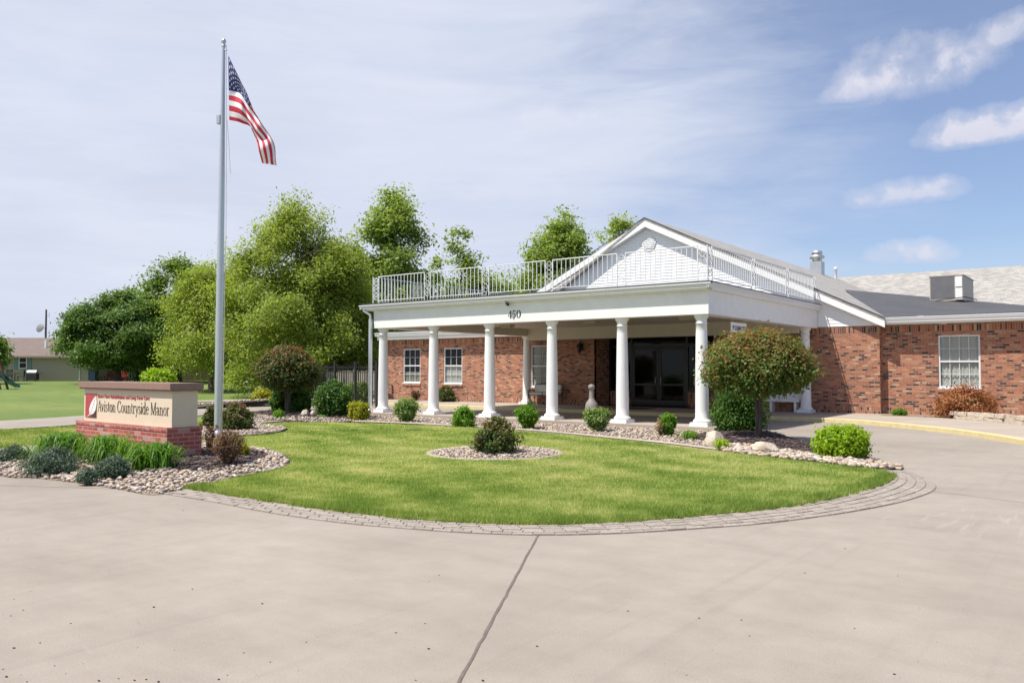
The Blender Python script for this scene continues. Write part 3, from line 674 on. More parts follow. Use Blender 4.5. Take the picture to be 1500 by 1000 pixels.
ROUND = [(.20, .10), (.24, .42), (.33, .62), (.48, .68), (.64, .60), (.80, .45), (.92, .26), (1.0, .04)]
OVAL = [(.16, .12), (.24, .28), (.40, .36), (.58, .34), (.75, .26), (.90, .14), (1.0, .03)]
BIRCHW = [(.08, .22), (.16, .38), (.30, .44), (.46, .44), (.60, .42), (.75, .36), (.88, .26), (1.0, .10)]
BIRCH = [(.08, .22), (.16, .38), (.30, .42), (.46, .41), (.60, .36), (.75, .29), (.88, .19), (1.0, .05)]
SLIM = [(.10, .06), (.25, .17), (.45, .20), (.65, .17), (.85, .10), (1.0, .02)]
def plant_tree(name, label, x, dep, top, **kw):
    p = on_ground(x, dep); q = D(x, top, dep); return tree(name, label, p, q.z-p.z, **kw)
TG = 'trees behind the sign and flagpole'
plant_tree('shade_tree', 'dense dark green round-headed tree on the lawn in front of the tan house', 172, 66, 428, prof=ROUND, trunk_r=.30, leafm='leaf_dark', n=1500, per=44, cr=.30, leaf=.115, seed=1, fork=.2, shell=.36, lump=.06, nb=150, bough=.12, group=TG)
plant_tree('shade_tree', 'tall dark tree just right of the round-headed one, rising behind its shoulder', 262, 72, 370, prof=OVAL, trunk_r=.24, leafm='leaf_mid', n=900, per=40, cr=.45, leaf=.14, seed=2, group=TG)
plant_tree('shade_tree', 'small dark tree with a thin trunk tucked behind the round-headed tree', 200, 74, 455, prof=[(.18, .1), (.3, .42), (.55, .5), (.8, .35), (1, .05)], trunk_r=.16, leafm='leaf_dark', n=420, per=26, cr=.45, leaf=.17, seed=3, group=TG)
plant_tree('birch_tree', 'yellow-green drooping birch directly behind the flagpole', 312, 56, 385, prof=[(.22, .26), (.28, .36)]+BIRCH[2:], trunk_r=.16, leafm='leaf_birch', n=1000, per=44, cr=.34, leaf=.085, seed=4, nb=80, bough=.12, sprays=60, trunks=2, spread=.12, bark='bark_birch', droop=.9, group=TG)
plant_tree('birch_tree', 'largest yellow-green river birch with several pale stems between flagpole and portico', 428, 50, 306, prof=BIRCHW, trunk_r=.17, leafm='leaf_birch', n=2700, per=40, cr=.31, leaf=.085, seed=5, nb=170, bough=.09, sprays=170, trunks=4, spread=.16, bark='bark_birch', droop=.8, lump=.2, nlimb=70, group=TG)
plant_tree('birch_tree', 'yellow-green birch filling in right of the largest birch, beside the portico', 508, 53, 385, prof=BIRCH, trunk_r=.15, leafm='leaf_birch', n=1100, per=44, cr=.34, leaf=.085, seed=6, nb=80, bough=.115, sprays=60, trunks=3, spread=.12, bark='bark_birch', droop=.8, group=TG)
plant_tree('shade_tree', 'tall bright green tree with gaps in its crown above the left end of the railing', 574, 62, 290, prof=[(.18, .10), (.30, .22), (.48, .26), (.62, .235), (.78, .21), (.9, .15), (1, .05)], trunk_r=.26, leafm='leaf_oak', n=850, per=44, cr=.40, leaf=.13, seed=7, sprays=40, shell=.55, lump=.22, nb=110, bough=.075, group=TG)
TB = 'trees rising behind the portico railing'
plant_tree('shade_tree', 'narrow young tree standing behind the portico railing', 676, 66, 334, prof=[(.10, .10), (.25, .2), (.45, .24), (.65, .21), (.85, .14), (1.0, .05)], trunk_r=.16, leafm='leaf_oak', n=520, per=36, cr=.36, leaf=.14, seed=8, lump=.2, nb=70, bough=.07, group=TB)
plant_tree('shade_tree', 'broad bright green tree behind the left slope of the white gable', 822, 62, 322, prof=[(.2, .1), (.35, .20), (.55, .25), (.72, .235), (.88, .16), (1, .03)], trunk_r=.24, leafm='leaf_oak', n=850, per=44, cr=.40, leaf=.13, seed=9, sprays=40, shell=.55, lump=.2, nb=110, bough=.075, group=TB)
plant_tree('shade_tree', 'pale loose treetop just left of the gable peak', 912, 74, 312, prof=[(.25, .08), (.5, .18), (.72, .19), (.9, .12), (1, .03)], trunk_r=.2, leafm='leaf_birch', n=330, per=30, cr=.38, leaf=.14, seed=10, shell=.6, lump=.3, nb=40, bough=.075, group=TB)
for i, (x, dp, tp, wd) in enumerate(((618, 70, 408, 1), (735, 68, 402, 1), (775, 80, 408, 1))):
    plant_tree('shade_tree', ('low bushy tree behind the leftmost railing panels', 'low bushy tree behind the middle railing panels, right of the narrow tree', 'low bushy tree under the broad tree by the gable')[i], x, dp, tp,
               prof=[(.12, .2), (.3, .45), (.6, .5), (.85, .3), (1, .05)], trunk_r=.15, leafm='leaf_oak', n=380, per=26, cr=.5, leaf=.17, seed=20+i, group=TB)
plant_tree('shade_tree', 'small tree at the left edge of the photo over the playground slide', -26, 64, 488, prof=[(.3, .15), (.42, .42), (.65, .48), (.85, .3), (1, .05)], trunk_r=.12, leafm='leaf_mid', n=300, per=28, cr=.35, leaf=.14, seed=30, group=TG)
for i, (x, dp, tp) in enumerate(((286, 84, 470), (352, 78, 440), (400, 88, 430), (470, 86, 420), (545, 84, 400))):
    plant_tree('shade_tree', ('dark background tree seen between the round-headed tree and the flagpole', 'dark background tree just right of the flagpole', 'dark background tree behind the bronze standard shrub', 'dark background tree behind the black fence', 'dark background tree behind the portico corner')[i], x, dp, tp,
               prof=[(.24, .2), (.34, .42), (.55, .48), (.8, .34), (1, .05)], trunk_r=.22, leafm='leaf_mid', n=420, per=36, cr=.5, leaf=.16, seed=40+i, group='background trees beyond the birches')

# shrubs: position and size from the photograph's own measure
def shrub(name, label, x, base, wpx, hpx, leafm, seed, z=.03, n=260, per=26, leaf=.03, shape='round', group=None, twig='bark', tw=14, cat='shrub', lump=.1, up=.4, bias=None, shell=.4, base_gap=.03, pt=None):
    p = Vector(pt) if pt else G(x, base, z); p.z = z; d = depth(p); p = p + Vector((FW.x, FW.y, 0)).normalized()*(wpx*d/FPX*.18); p.z = z
    Wd, H = wpx*d/FPX/2, hpx*d/FPX
    r = np.random.default_rng(seed); root = thing(name, label, cat, p, 0, group)
    S = {'round': [(.0, .62), (.15, .9), (.4, 1), (.65, .92), (.85, .66), (.97, .3), (1, .08)],
         'dome': [(.0, .9), (.2, 1), (.5, .9), (.75, .68), (.93, .35), (1, .1)],
         'vase': [(.0, .35), (.2, .6), (.5, .95), (.75, 1), (.92, .7), (1, .3)],
         'box': [(.0, .8), (.1, .97), (.5, 1), (.8, .95), (.93, .75), (1, .5)]}[shape]
    cr = min(Wd, H)*.13; prof = [(base_gap*H+cr*.4+a*(H*(1-base_gap)-cr*1.1), max(.02, b_*(Wd-cr*.9))) for a, b_ in S]
    cl = crown_clumps(prof, n, r, shell, lump)
    if shape in ('vase', 'dome', 'round'):
        st = cl[r.choice(n, n//(6 if shape == 'vase' else 11))]; cl = np.vstack([cl, st*np.array([1, 1, 1.])*r.uniform(1.05, 1.2 if shape != 'round' else 1.1, (len(st), 1))])
    ctr = (0, 0, H*.35)
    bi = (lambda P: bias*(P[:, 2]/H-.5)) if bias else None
    foliage('foliage', leafm, cl, per, cr, leaf, r, root, ctr, up=up, tonebias=bi, flatten=.85)
    b = MB()
    for c in cl[r.choice(len(cl), min(tw, len(cl)), replace=False)]: limb(b, (r.normal(0, .06*Wd), r.normal(0, .06*Wd), -.03), c, .012+.012*Wd, .004, r, .05, 4, 5)
    b.build('stem', twig, root); return root
def standard(name, label, loc, H, cz0, Wd, leafm, seed, n, per, leaf, group):
    """a shrub trained as a small tree on a clear stem"""
    r = np.random.default_rng(seed); root = thing(name, label, 'shrub tree', loc, 0, group); h = H-cz0
    prof = [(cz0+.05*h, .40*Wd), (cz0+.12*h, .74*Wd), (cz0+.3*h, .96*Wd), (cz0+.5*h, 1.0*Wd), (cz0+.7*h, .88*Wd), (cz0+.87*h, .58*Wd), (cz0+.97*h, .2*Wd)]
    cl = crown_clumps(prof, n, r, .36, .10); ctr = (0, 0, cz0+.4*h)
    st = cl[r.choice(n, n//14)]; cl = np.vstack([cl, np.array(ctr)+(st-np.array(ctr))*r.uniform(1.04, 1.16, (len(st), 1))])
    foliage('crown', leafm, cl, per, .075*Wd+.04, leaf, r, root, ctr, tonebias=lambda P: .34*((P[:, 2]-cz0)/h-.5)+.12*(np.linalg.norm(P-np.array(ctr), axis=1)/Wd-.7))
    b = MB(); b.tube([(0, 0, -.05), (.02, .01, cz0*.5), (.0, .02, cz0*1.0), (0, 0, cz0+.35*h)], [.085, .07, .06, .035], 8)
    for k in range(3): b.tube([(.05*math.cos(k*2.1), .05*math.sin(k*2.1), -.05), (.07*math.cos(k*2.1+.4), .07*math.sin(k*2.1+.4), cz0*.6), (.1*math.cos(k*2.1), .1*math.sin(k*2.1), cz0*1.1)], [.04, .035, .03], 6)
    for c in cl[r.choice(len(cl), 40, replace=False)]: limb(b, (0, 0, cz0*.92), c, .03, .006, r, .05, 5, 5)
    b.build('trunk', 'bark', root); return root
sp = G(1111, 640, .12)
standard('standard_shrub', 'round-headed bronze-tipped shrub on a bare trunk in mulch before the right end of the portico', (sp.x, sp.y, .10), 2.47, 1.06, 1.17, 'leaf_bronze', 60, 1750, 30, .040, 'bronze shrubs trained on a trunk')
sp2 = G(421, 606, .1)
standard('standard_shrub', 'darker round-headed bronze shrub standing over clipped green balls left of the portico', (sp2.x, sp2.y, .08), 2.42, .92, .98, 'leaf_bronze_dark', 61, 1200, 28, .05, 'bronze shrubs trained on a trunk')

SG = 'shrubs along the front of the portico'
shrub('round_shrub', 'pale silvery-green spirea in gravel, leftmost in the row before the columns', 595, 618, 36, 32, 'leaf_spirea', 70, leaf=.034, group=SG, shape='vase', lump=.2, tw=40)
shrub('round_shrub', 'bright green shrub in gravel between the second and third columns', 679, 624, 34, 28, 'leaf_bright', 71, leaf=.032, group=SG, shape='dome', lump=.22, tw=30)
shrub('round_shrub', 'bright green shrub in gravel between the third and fourth columns', 773, 628, 32, 33, 'leaf_bright', 72, leaf=.032, group=SG, shape='vase', lump=.2, tw=30)
shrub('round_shrub', 'green and tan twiggy shrub in gravel in front of the ash receptacle', 876, 632, 36, 33, 'leaf_spirea', 73, n=210, leaf=.032, group=SG, shape='vase', lump=.25, tw=60)
shrub('round_shrub', 'small half-dry shrub, green on its right side and tan on its left, before the doors', 980, 638, 25, 30, 'leaf_bright', 74, n=150, leaf=.03, group=SG, shape='vase')
shrub('dry_shrub', 'bare tan stems beside the half-dry green shrub before the doors', 968, 638, 16, 22, 'leaf_dry', 75, n=60, per=10, leaf=.022, shape='vase', tw=30)
shrub('lime_shrub', 'low lime-green shrub at the right tip of the mulch bed by the driveway', 1238, 669, 76, 42, 'leaf_lime', 76, z=.06, n=420, per=34, leaf=.036, shape='box', lump=.1)
shrub('green_shrub', 'dense dark green shrub behind the trunk of the round-headed shrub', 1088, 632, 80, 66, 'leaf_arbor', 77, z=.08, n=560, per=30, leaf=.034, shape='box')
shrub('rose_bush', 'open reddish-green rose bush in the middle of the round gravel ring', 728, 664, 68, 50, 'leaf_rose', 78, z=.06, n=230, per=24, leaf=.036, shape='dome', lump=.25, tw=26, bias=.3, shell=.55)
shrub('clipped_shrub', 'large dark green globe shrub left of the portico corner', 486, 609, 54, 48, 'leaf_arbor', 79, n=620, per=30, leaf=.045, z=.1)
shrub('clipped_shrub', 'dark green globe under the bronze shrub, on its left', 409, 604, 30, 34, 'leaf_arbor', 80, n=300, per=30, leaf=.045, z=.1, group='clipped globes under the bronze shrub')
shrub('clipped_shrub', 'dark green globe under the bronze shrub, on its right', 436, 605, 34, 35, 'leaf_arbor', 81, n=330, per=30, leaf=.045, z=.1, group='clipped globes under the bronze shrub')
shrub('gold_shrub', 'small golden-yellow ball shrub by the left front column', 524, 615, 31, 26, 'leaf_gold', 82, n=260, leaf=.034, shape='box')
shrub('green_shrub', 'looser green shrub behind the large globe, against the black fence', 523, 592, 42, 32, 'leaf_mid', 83, n=330, leaf=.06, z=.05)
shrub('gold_shrub', 'yellow-green mounded shrub on the far bed, left of the bronze shrub', 384, 589, 34, 19, 'leaf_gold', 84, n=260, leaf=.06, z=.1, shape='dome')
shrub('small_plant', 'small bright green plant in mulch in front of the clipped globes', 408, 613, 18, 12, 'leaf_bright', 85, n=90, leaf=.04, shape='dome', cat='plant', z=.06)
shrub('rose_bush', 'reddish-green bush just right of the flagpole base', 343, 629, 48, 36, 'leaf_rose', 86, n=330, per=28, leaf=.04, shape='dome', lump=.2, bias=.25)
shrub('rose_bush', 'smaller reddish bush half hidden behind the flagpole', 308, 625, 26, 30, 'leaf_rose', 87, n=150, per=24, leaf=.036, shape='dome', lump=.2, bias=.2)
shrub('barberry_shrub', 'twiggy purple-brown barberry in mulch beside the sign', 330, 681, 50, 50, 'leaf_barberry', 88, z=.07, n=230, per=18, leaf=.016, shape='vase', lump=.22, tw=90, shell=.6)
shrub('barberry_shrub', 'sparse brown twigs against the right end of the sign', 306, 662, 20, 40, 'leaf_barberry', 89, z=.07, n=80, per=14, leaf=.018, shape='vase', lump=.25, tw=30, shell=.6)
shrub('small_plant', 'small yellow-green tuft right of the purple barberry', 356, 668, 17, 18, 'leaf_gold', 90, z=.07, n=90, leaf=.018, cat='plant')
shrub('rust_shrub', 'spreading rust-brown shrub under the right-hand window', 1405, 606, 88, 46, 'leaf_rust', 91, z=.14, n=380, per=22, leaf=.042, shape='dome', lump=.3, tw=60, shell=.5, pt=(-4.05, 30.3, .14))
shrub('small_plant', 'low green plant at the foot of the brick corner', 1315, 608, 22, 9, 'leaf_bright', 92, z=.14, n=70, leaf=.035, shape='dome', cat='plant', pt=(-6.3, 30.9, .14))
shrub('small_plant', 'small green plant at the right edge behind the stone edging', 1497, 606, 16, 14, 'leaf_bright', 93, z=.16, n=60, leaf=.035, shape='dome', cat='plant', pt=(-2.3, 29.8, .16))
shrub('wall_shrub', 'reddish-green bush below the second left-wing window', 660, 590, 32, 22, 'leaf_rose', 94, z=.13, n=200, leaf=.05, shape='dome', lump=.2, pt=(-27.2, 30.7, .13))
shrub('wall_shrub', 'thin dry brown bush against the left-wing wall between its windows', 612, 588, 16, 16, 'leaf_barberry', 95, z=.13, n=80, per=14, leaf=.04, shape='vase', pt=(-29.2, 30.7, .13))
shrub('lime_shrub', 'bright green shrub showing over the top of the sign cap', 228, 570, 52, 47, 'leaf_lime', 96, n=300, per=28, leaf=.08, shape='box', pt=(*on_ground(228, 44).xy, -.02), z=-.02)
JG = 'blue-green junipers in river rock before the sign'
shrub('juniper', 'low blue-green juniper at the left edge of the rock bed', 14, 676, 46, 22, 'leaf_juniper', 97, z=.05, n=260, per=30, leaf=.017, shape='dome', lump=.2, group=JG)
shrub('juniper', 'widest blue-green juniper, second from the left in the rock bed', 70, 692, 70, 33, 'leaf_juniper', 98, z=.06, n=420, per=32, leaf=.016, shape='dome', lump=.25, group=JG)
shrub('juniper', 'blue-green juniper mound in front of the daylilies', 162, 699, 48, 29, 'leaf_juniper', 99, z=.06, n=330, per=32, leaf=.015, shape='dome', lump=.2, group=JG)
shrub('juniper', 'smallest blue-green juniper ball nearest the driveway', 125, 706, 29, 19, 'leaf_juniper', 100, z=.05, n=200, per=30, leaf=.014, shape='dome', lump=.15, group=JG)

def blade_plant(name, label, x, base, wpx, hpx, leafm, seed, nb, wd, z=.05, group=None, cat='plant'):
    p = G(x, base, z); d = depth(p); Wd, H = wpx*d/FPX/2, hpx*d/FPX; p = p+Vector((FW.x, FW.y, 0)).normalized()*Wd*.5; p.z = z
    r = np.random.default_rng(seed); root = thing(name, label, cat, p, 0, group); VV, FF, TT = [], [], []; k = 0
    for i in range(nb):
        a = r.uniform(0, 6.283); b0 = r.normal(0, .28*Wd, 2); L = r.uniform(.75, 1.15); out = Wd*r.uniform(.35, 1.25); top = H*r.uniform(.4, .84); w_ = wd*r.uniform(.7, 1.3); ns = 6
        dr = np.array([math.cos(a), math.sin(a)]); sd = np.array([-dr[1], dr[0]])
        for s in range(ns+1):
            t_ = s/ns; c = b0+dr*out*t_**1.1; zz = top*(1-(1-min(t_/.55, 1))**2)-(max(0, t_-.55)/.45)**1.6*top*r.uniform(.5, .95)*min(1, out/Wd); ww = w_*(1-t_**2.2)*.5+.0008
            VV += [(*(c-sd*ww), zz), (*(c+sd*ww), zz)]
            if s: FF.append((k+2*s-2, k+2*s-1, k+2*s+1, k+2*s)); TT.append(None)
        tn = r.random(); TT = [tn if q is None else q for q in TT]; k += 2*(ns+1)
    np_mesh('leaf_clump', np.array(VV), np.array(FF), leafm, TT, root); return root
DG = 'daylily clumps before the sign'
blade_plant('daylily', 'leftmost and widest daylily clump, beyond the left end of the sign', 78, 680, 92, 54, 'leaf_lily', 110, 380, .026, group=DG)
blade_plant('daylily', 'middle daylily clump under the start of the sign lettering', 150, 684, 76, 56, 'leaf_lily', 111, 330, .026, group=DG)
blade_plant('daylily', 'rightmost daylily clump at the front corner of the sign base', 214, 692, 84, 52, 'leaf_lily', 112, 360, .026, group=DG)
blade_plant('grass_tuft', 'bright grass tuft in gravel left of the pale boulder', 1011, 643, 26, 15, 'leaf_bright', 113, 160, .016, group='grass tufts in the gravel')
blade_plant('grass_tuft', 'yellow-green grass tuft in front of the pale boulder', 1058, 657, 25, 17, 'leaf_lime', 114, 160, .016, group='grass tufts in the gravel')
blade_plant('grass_tuft', 'low green tuft left of the drying shrub by the left boulders', 470, 614, 16, 8, 'leaf_bright', 115, 80, .018)

def boulder(label, x, base, wpx, hpx, seed, z=.02, group=None):
    p = G(x, base, z); d = depth(p); Wd, H = wpx*d/FPX/2, hpx*d/FPX; r = np.random.default_rng(seed)
    bm = bmesh.new(); bmesh.ops.create_icosphere(bm, subdivisions=4, radius=1); ph = r.uniform(0, 6, 9)
    for v in bm.verts:
        c = v.co; k = 1+.10*math.sin(3*c.x+ph[0])*math.sin(4*c.y+ph[1])+.07*math.sin(6*c.z+5*c.x+ph[2])+.05*math.sin(9*c.y+7*c.x+ph[3])+.03*math.sin(17*c.x+ph[4])*math.sin(15*c.z+ph[5])
        c *= k
        for nrm, dd in ((Vector((.5, -.7, .5)).normalized(), .72), (Vector((-.7, -.4, .6)).normalized(), .76), (Vector((.2, .3, .93)).normalized(), .70), (Vector((.8, .2, .45)).normalized(), .8)):
            ex = c.dot(nrm)-dd
            if ex > 0: c -= nrm*ex*.9
        v.co = (c.x*Wd, c.y*Wd*.75, c.z*H*.75)
    me = bpy.data.meshes.new('boulder'); bm.to_mesh(me); bm.free(); me.materials.append(MA['limestone'])
    me.polygons.foreach_set('use_smooth', [True]*len(me.polygons))
    o = bpy.data.objects.new('boulder', me); COL.objects.link(o); o.location = (p.x+FW.x*Wd*.6, p.y+FW.y*Wd*.6, z+H*.38); o.rotation_euler = (0, 0, AZ+r.normal(0, .3)); return tag(o, label, 'boulder', group)
BG = 'limestone boulders in the beds'
boulder('pale limestone boulder beside the corner column and grass tufts', 1050, 656, 30, 24, 1, .02, BG)
boulder('wide tan limestone boulder in front of the trunk of the round-headed shrub', 1124, 663, 42, 15, 2, .05, BG)
boulder('upright tan boulder in mulch left of the large dark globe', 447, 612, 15, 12, 3, .03, BG)
boulder('smaller grey boulder leaning right of the upright tan one', 459, 611, 12, 10, 4, .03, BG)

# ------------------------------------------------------------------ the brick building with its portico
BO = (-16, 31, 0)
bld = thing('brick_building', 'long one-storey red brick building with a white columned portico, white gable and grey roofs', 'building', BO)
def bp(b, name, mat, parent=None): return b.build(name, mat, parent or bld, BO)
WY, WT = 31.6, 3.32
def wall_cells(b, x0, x1, z0, z1, y, holes, rev=.14):
    xs = sorted({x0, x1, *[h[0] for h in holes], *[h[1] for h in holes]}); zs = sorted({z0, z1, *[max(z0, h[2]) for h in holes], *[min(z1, h[3]) for h in holes]})
    for i in range(len(xs)-1):
        for j in range(len(zs)-1):
            cx, cz = (xs[i]+xs[i+1])/2, (zs[j]+zs[j+1])/2
            if any(h[0] < cx < h[1] and h[2] < cz < h[3] for h in holes): continue
            b.poly([(xs[i], y, zs[j]), (xs[i+1], y, zs[j]), (xs[i+1], y, zs[j+1]), (xs[i], y, zs[j+1])])
    for h in holes:
        a, c, d, e = h[:4]; d = max(d, z0); e = min(e, z1); yy = y+rev
        for q in ([(a, y, d), (a, yy, d), (a, yy, e), (a, y, e)], [(c, yy, d), (c, y, d), (c, y, e), (c, yy, e)], [(a, y, e), (a, yy, e), (c, yy, e), (c, y, e)], [(a, yy, d), (a, y, d), (c, y, d), (c, yy, d)]): b.poly(q)
w1, w2, w3, wR = (-30.95, -29.70, 1.04, 2.83), (-28.06, -26.82, 1.02, 2.83), (-22.55, -21.30, .92, 2.86), (-5.26, -3.97, 1.09, 2.92)
ENT = (-19.06, -13.43, .0, 3.4)
b = MB(); wall_cells(b, -32.2, -7.1, .36, 3.06, WY, [w1, w2, w3, ENT])
b.poly([(-32.2, WY, .0), (-32.2, WY, WT), (-32.2, 46, WT), (-32.2, 46, .0)])
b.poly([(-7.1, WY, .36), (-7.1, 31.95, .36), (-7.1, 31.95, 3.06), (-7.1, WY, 3.06)])
wall_cells(b, -7.1, 9, .36, 3.06, 31.95, [wR])
# recessed entrance returns and knee walls
for x in (ENT[0], ENT[1]): b.poly([(x, WY, .1), (x, 32.9, .1), (x, 32.9, 3.3), (x, WY, 3.3)])
o = bp(b, 'brick_wall', 'brick')
b = MB()
for z0, z1 in ((.0, .36), (3.06, WT)):
    for x0, x1 in ((-32.2, ENT[0]), (ENT[1], -7.1)): b.box(x0, x1, WY-.004, WY+.1, z0, z1)
    b.box(-7.2, -7.096, WY+.1, 31.94, z0, z1); b.box(-7.096, 9, 31.946, 32.05, z0, z1)
bp(b, 'soldier_course', 'brick_soldier')
def window(x0, x1, z0, z1, y, back, half=None, cols=3):
    f = MB(); t = .055; yy = y+.03
    f.box(x0, x0+t, yy, yy+.09, z0, z1); f.box(x1-t, x1, yy, yy+.09, z0, z1); f.box(x0+t, x1-t, yy, yy+.09, z1-t, z1); f.box(x0-.03, x1+.03, y-.03, yy+.09, z0-.045, z0+.002)
    f.box(x0+t, x1-t, yy+.002, yy+.085, z0+.002, z0+t); zm = (z0+z1)/2; f.box(x0+t, x1-t, yy+.01, yy+.08, zm-.03, zm+.03)
    for (a, c) in ((z0+t, zm-.03), (zm+.03, z1-t)):
        for k in range(1, cols): xx = x0+t+(x1-x0-2*t)*k/cols; f.box(xx-.008, xx+.008, yy+.035, yy+.062, a, c)
        zz = (a+c)/2
        for k in range(cols):
            xa = x0+t+(x1-x0-2*t)*k/cols+(.008 if k else 0); xb = x0+t+(x1-x0-2*t)*(k+1)/cols-(.008 if k < cols-1 else 0)
            f.box(xa, xb, yy+.035, yy+.062, zz-.008, zz+.008)
    o = bp(f, 'window', 'white_metal')
    g = MB(); g.box(x0+t*.6, x1-t*.6, yy+.046, yy+.052, z0+.02, z1-.02); bp(g, 'pane', 'pane_glass', o)
    c = MB(); zt = z1 if not half else z0+(z1-z0)*half; n = 40; r = np.random.default_rng(int(abs(x0)*10))
    xs = np.linspace(x0, x1, n); c.grid([[(x, y+.135+.02*math.sin(k*1.6)+.006*r.normal(), z) for k, x in enumerate(xs)] for z in (z0, zt)]); bp(c, 'curtain', back, o)
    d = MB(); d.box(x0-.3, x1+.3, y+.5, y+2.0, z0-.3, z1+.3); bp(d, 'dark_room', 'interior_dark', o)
window(*w1, WY, 'blind', .32); window(*w2, WY, 'curtain', .52); window(*w3, WY, 'curtain', None, 1); window(*wR, 31.95, 'curtain', None, 4)
# rowlock sills
for q, y in ((w1, WY), (w2, WY), (w3, WY), (wR, 31.95)): b = MB(); b.box(q[0]-.04, q[1]+.04, y-.045, y+.1, q[2]-.15, q[2]-.047); bp(b, 'brick_sill', 'brick_soldier')

# entrance: dark storefront with double doors and side lights
b = MB(); SY = 32.9; t = .06
xs = [-19.06, -17.95, -17.85+.02, -16.55, -15.25, -15.15, -13.43]
b.box(-19.06, -13.43, SY, SY+.12, 2.72, 2.84); b.box(-19.06, -13.43, SY, SY+.12, 3.2, 3.32)
for x in (-19.03, -17.9, -15.2, -13.46): b.box(x-t, x+t, SY-.002, SY+.122, .128, 3.2)
b.box(-18.97, -17.96, SY+.01, SY+.1, .76, .84); b.box(-15.14, -13.52, SY+.01, SY+.1, .76, .84)
fr = bp(b, 'entrance_frame', 'dark_bronze')
g = MB(); g.box(-18.97, -17.96, SY+.05, SY+.06, .84, 2.72); g.box(-15.14, -13.52, SY+.05, SY+.06, .84, 2.72); g.box(-18.97, -13.52, SY+.052, SY+.062, 2.84, 3.2); bp(g, 'side_light', 'door_glass', fr)
for a, c in ((-18.97, -17.96), (-15.14, -13.52)): k = MB(); k.box(a, c, SY-.05, SY+.1, .1, .755); bp(k, 'knee_wall', 'brick_soldier', fr)
for (a, c, hx) in ((-17.84, -16.56, -16.68), (-16.54, -15.26, -16.42)):
    d = MB(); q = .09
    d.box(a, a+q, SY+.02, SY+.08, .15, 2.7); d.box(c-q, c, SY+.02, SY+.08, .15, 2.7); d.box(a+q, c-q, SY+.02, SY+.08, 2.58, 2.7); d.box(a+q, c-q, SY+.02, SY+.08, .15, .38); d.box(a+q, c-q, SY+.022, SY+.078, 1.02, 1.10)
    do = bp(d, 'door', 'dark_bronze'); g = MB(); g.box(a+q, c-q, SY+.045, SY+.055, .38, 2.58); bp(g, 'pane', 'door_glass', do)
    h = MB(); h.tube([(hx, SY+.02, 1.05), (hx, SY-.05, 1.07), (hx, SY-.05, 1.36), (hx, SY+.02, 1.38)], .014, 8); bp(h, 'handle', 'galvanised', do)
b = MB(); b.box(-19.6, -12.9, SY+.3, SY+6, -.05, 3.6); b.poly([(-19.06, WY, 3.30), (-13.43, WY, 3.30), (-13.43, SY, 3.30), (-19.06, SY, 3.30)]); bp(b, 'lobby', 'interior_dark')
for x, z in ((-14.75, 1.62), (-14.47, 1.62), (-14.78, 1.22)): b = MB(); b.box(x-.11, x+.11, SY+.012, SY+.016, z-.15, z+.15); bp(b, 'paper_notice', 'paper', fr)

# gable of lapped white siding
AX, AZ_, SL = -16.36, 8.17, .488
def rx(z): return (AZ_-z)/SL
b = MB(); z = WT; GX0, GX1 = -24.0, -7.1
while z < AZ_-.1:
    z1 = min(z+.125, AZ_-.06); a0, a1 = AX-rx(z), AX+rx(z); c0, c1 = AX-rx(z1), AX+rx(z1)
    a0, a1, c0, c1 = max(a0, GX0), min(a1, GX1), max(c0, GX0), min(c1, GX1)
    b.poly([(a0, WY-.022, z), (a1, WY-.022, z), (c1, WY-.006, z1), (c0, WY-.006, z1)]); b.poly([(a0, WY-.006, z), (a1, WY-.006, z), (a1, WY-.022, z), (a0, WY-.022, z)]); z = z1
b.poly([(-7.1, WY-.02, WT), (-7.1, 31.95, WT), (-7.1, 31.95, 3.43), (-7.1, WY-.02, 3.43)])
bp(b, 'gable_siding', 'vinyl')
b = MB(); b.tube([(-16.3, WY-.02, 7.16), (-16.3, WY-.06, 7.16)], [.36, .34], 8); bp(b, 'gable_vent', 'vent_white')
b = MB()
for k in range(7): z = 6.93+k*.075; hw = math.sqrt(max(.0, .27**2-(z-7.16)**2)); b.box(-16.3-hw, -16.3+hw, WY-.085, WY-.055, z, z+.035)
bp(b, 'vent_louvre', 'vinyl', bld)
# main roof: two shingled slopes with white rake boards
def slope(xa, za, xb, zb, y0, y1, th=.10):
    b = MB(); P = [(xa, za), (xb, zb)]; n = 40
    b.grid([[(xa+(xb-xa)*i/n, y0, za+(zb-za)*i/n) for i in range(n+1)], [(xa+(xb-xa)*i/n, y1, za+(zb-za)*i/n) for i in range(n+1)]], smooth=False)
    b.grid([[(xa, y0, za-th), (xb, y0, zb-th)], [(xa, y1, za-th), (xb, y1, zb-th)]], smooth=False)
    b.poly([(xa, y0, za), (xb, y0, zb), (xb, y0, zb-th), (xa, y0, za-th)]); b.poly([(xb, y0, zb), (xb, y1, zb), (xb, y1, zb-th), (xb, y0, zb-th)]); return b
RY0 = 31.28
b = slope(AX, AZ_+.06, -6.85, AZ_+.06-SL*(-6.85-AX), RY0, 63); bp(b, 'roof', 'shingle')
b = slope(AX, AZ_+.06, -24.0, AZ_+.06-SL*(AX+26.3), RY0, 63); bp(b, 'roof', 'shingle')
b = MB()
for s, xe in ((1, -6.85), (-1, -24.0)):
    L = abs(xe-AX); z0 = AZ_-.04; ze = z0-SL*L; h = .27
    P = [(AX, z0), (xe, ze), (xe, ze-h), (AX, z0-h*1.12)]
    b.poly([(x, RY0+.02, z) for x, z in P]); b.poly([(P[3][0], RY0+.02, P[3][1]), (P[2][0], RY0+.02, P[2][1]), (P[2][0], WY-.03, P[2][1]), (P[3][0], WY-.03, P[3][1])])
bp(b, 'rake_board', 'white_paint', bld)
b = MB()
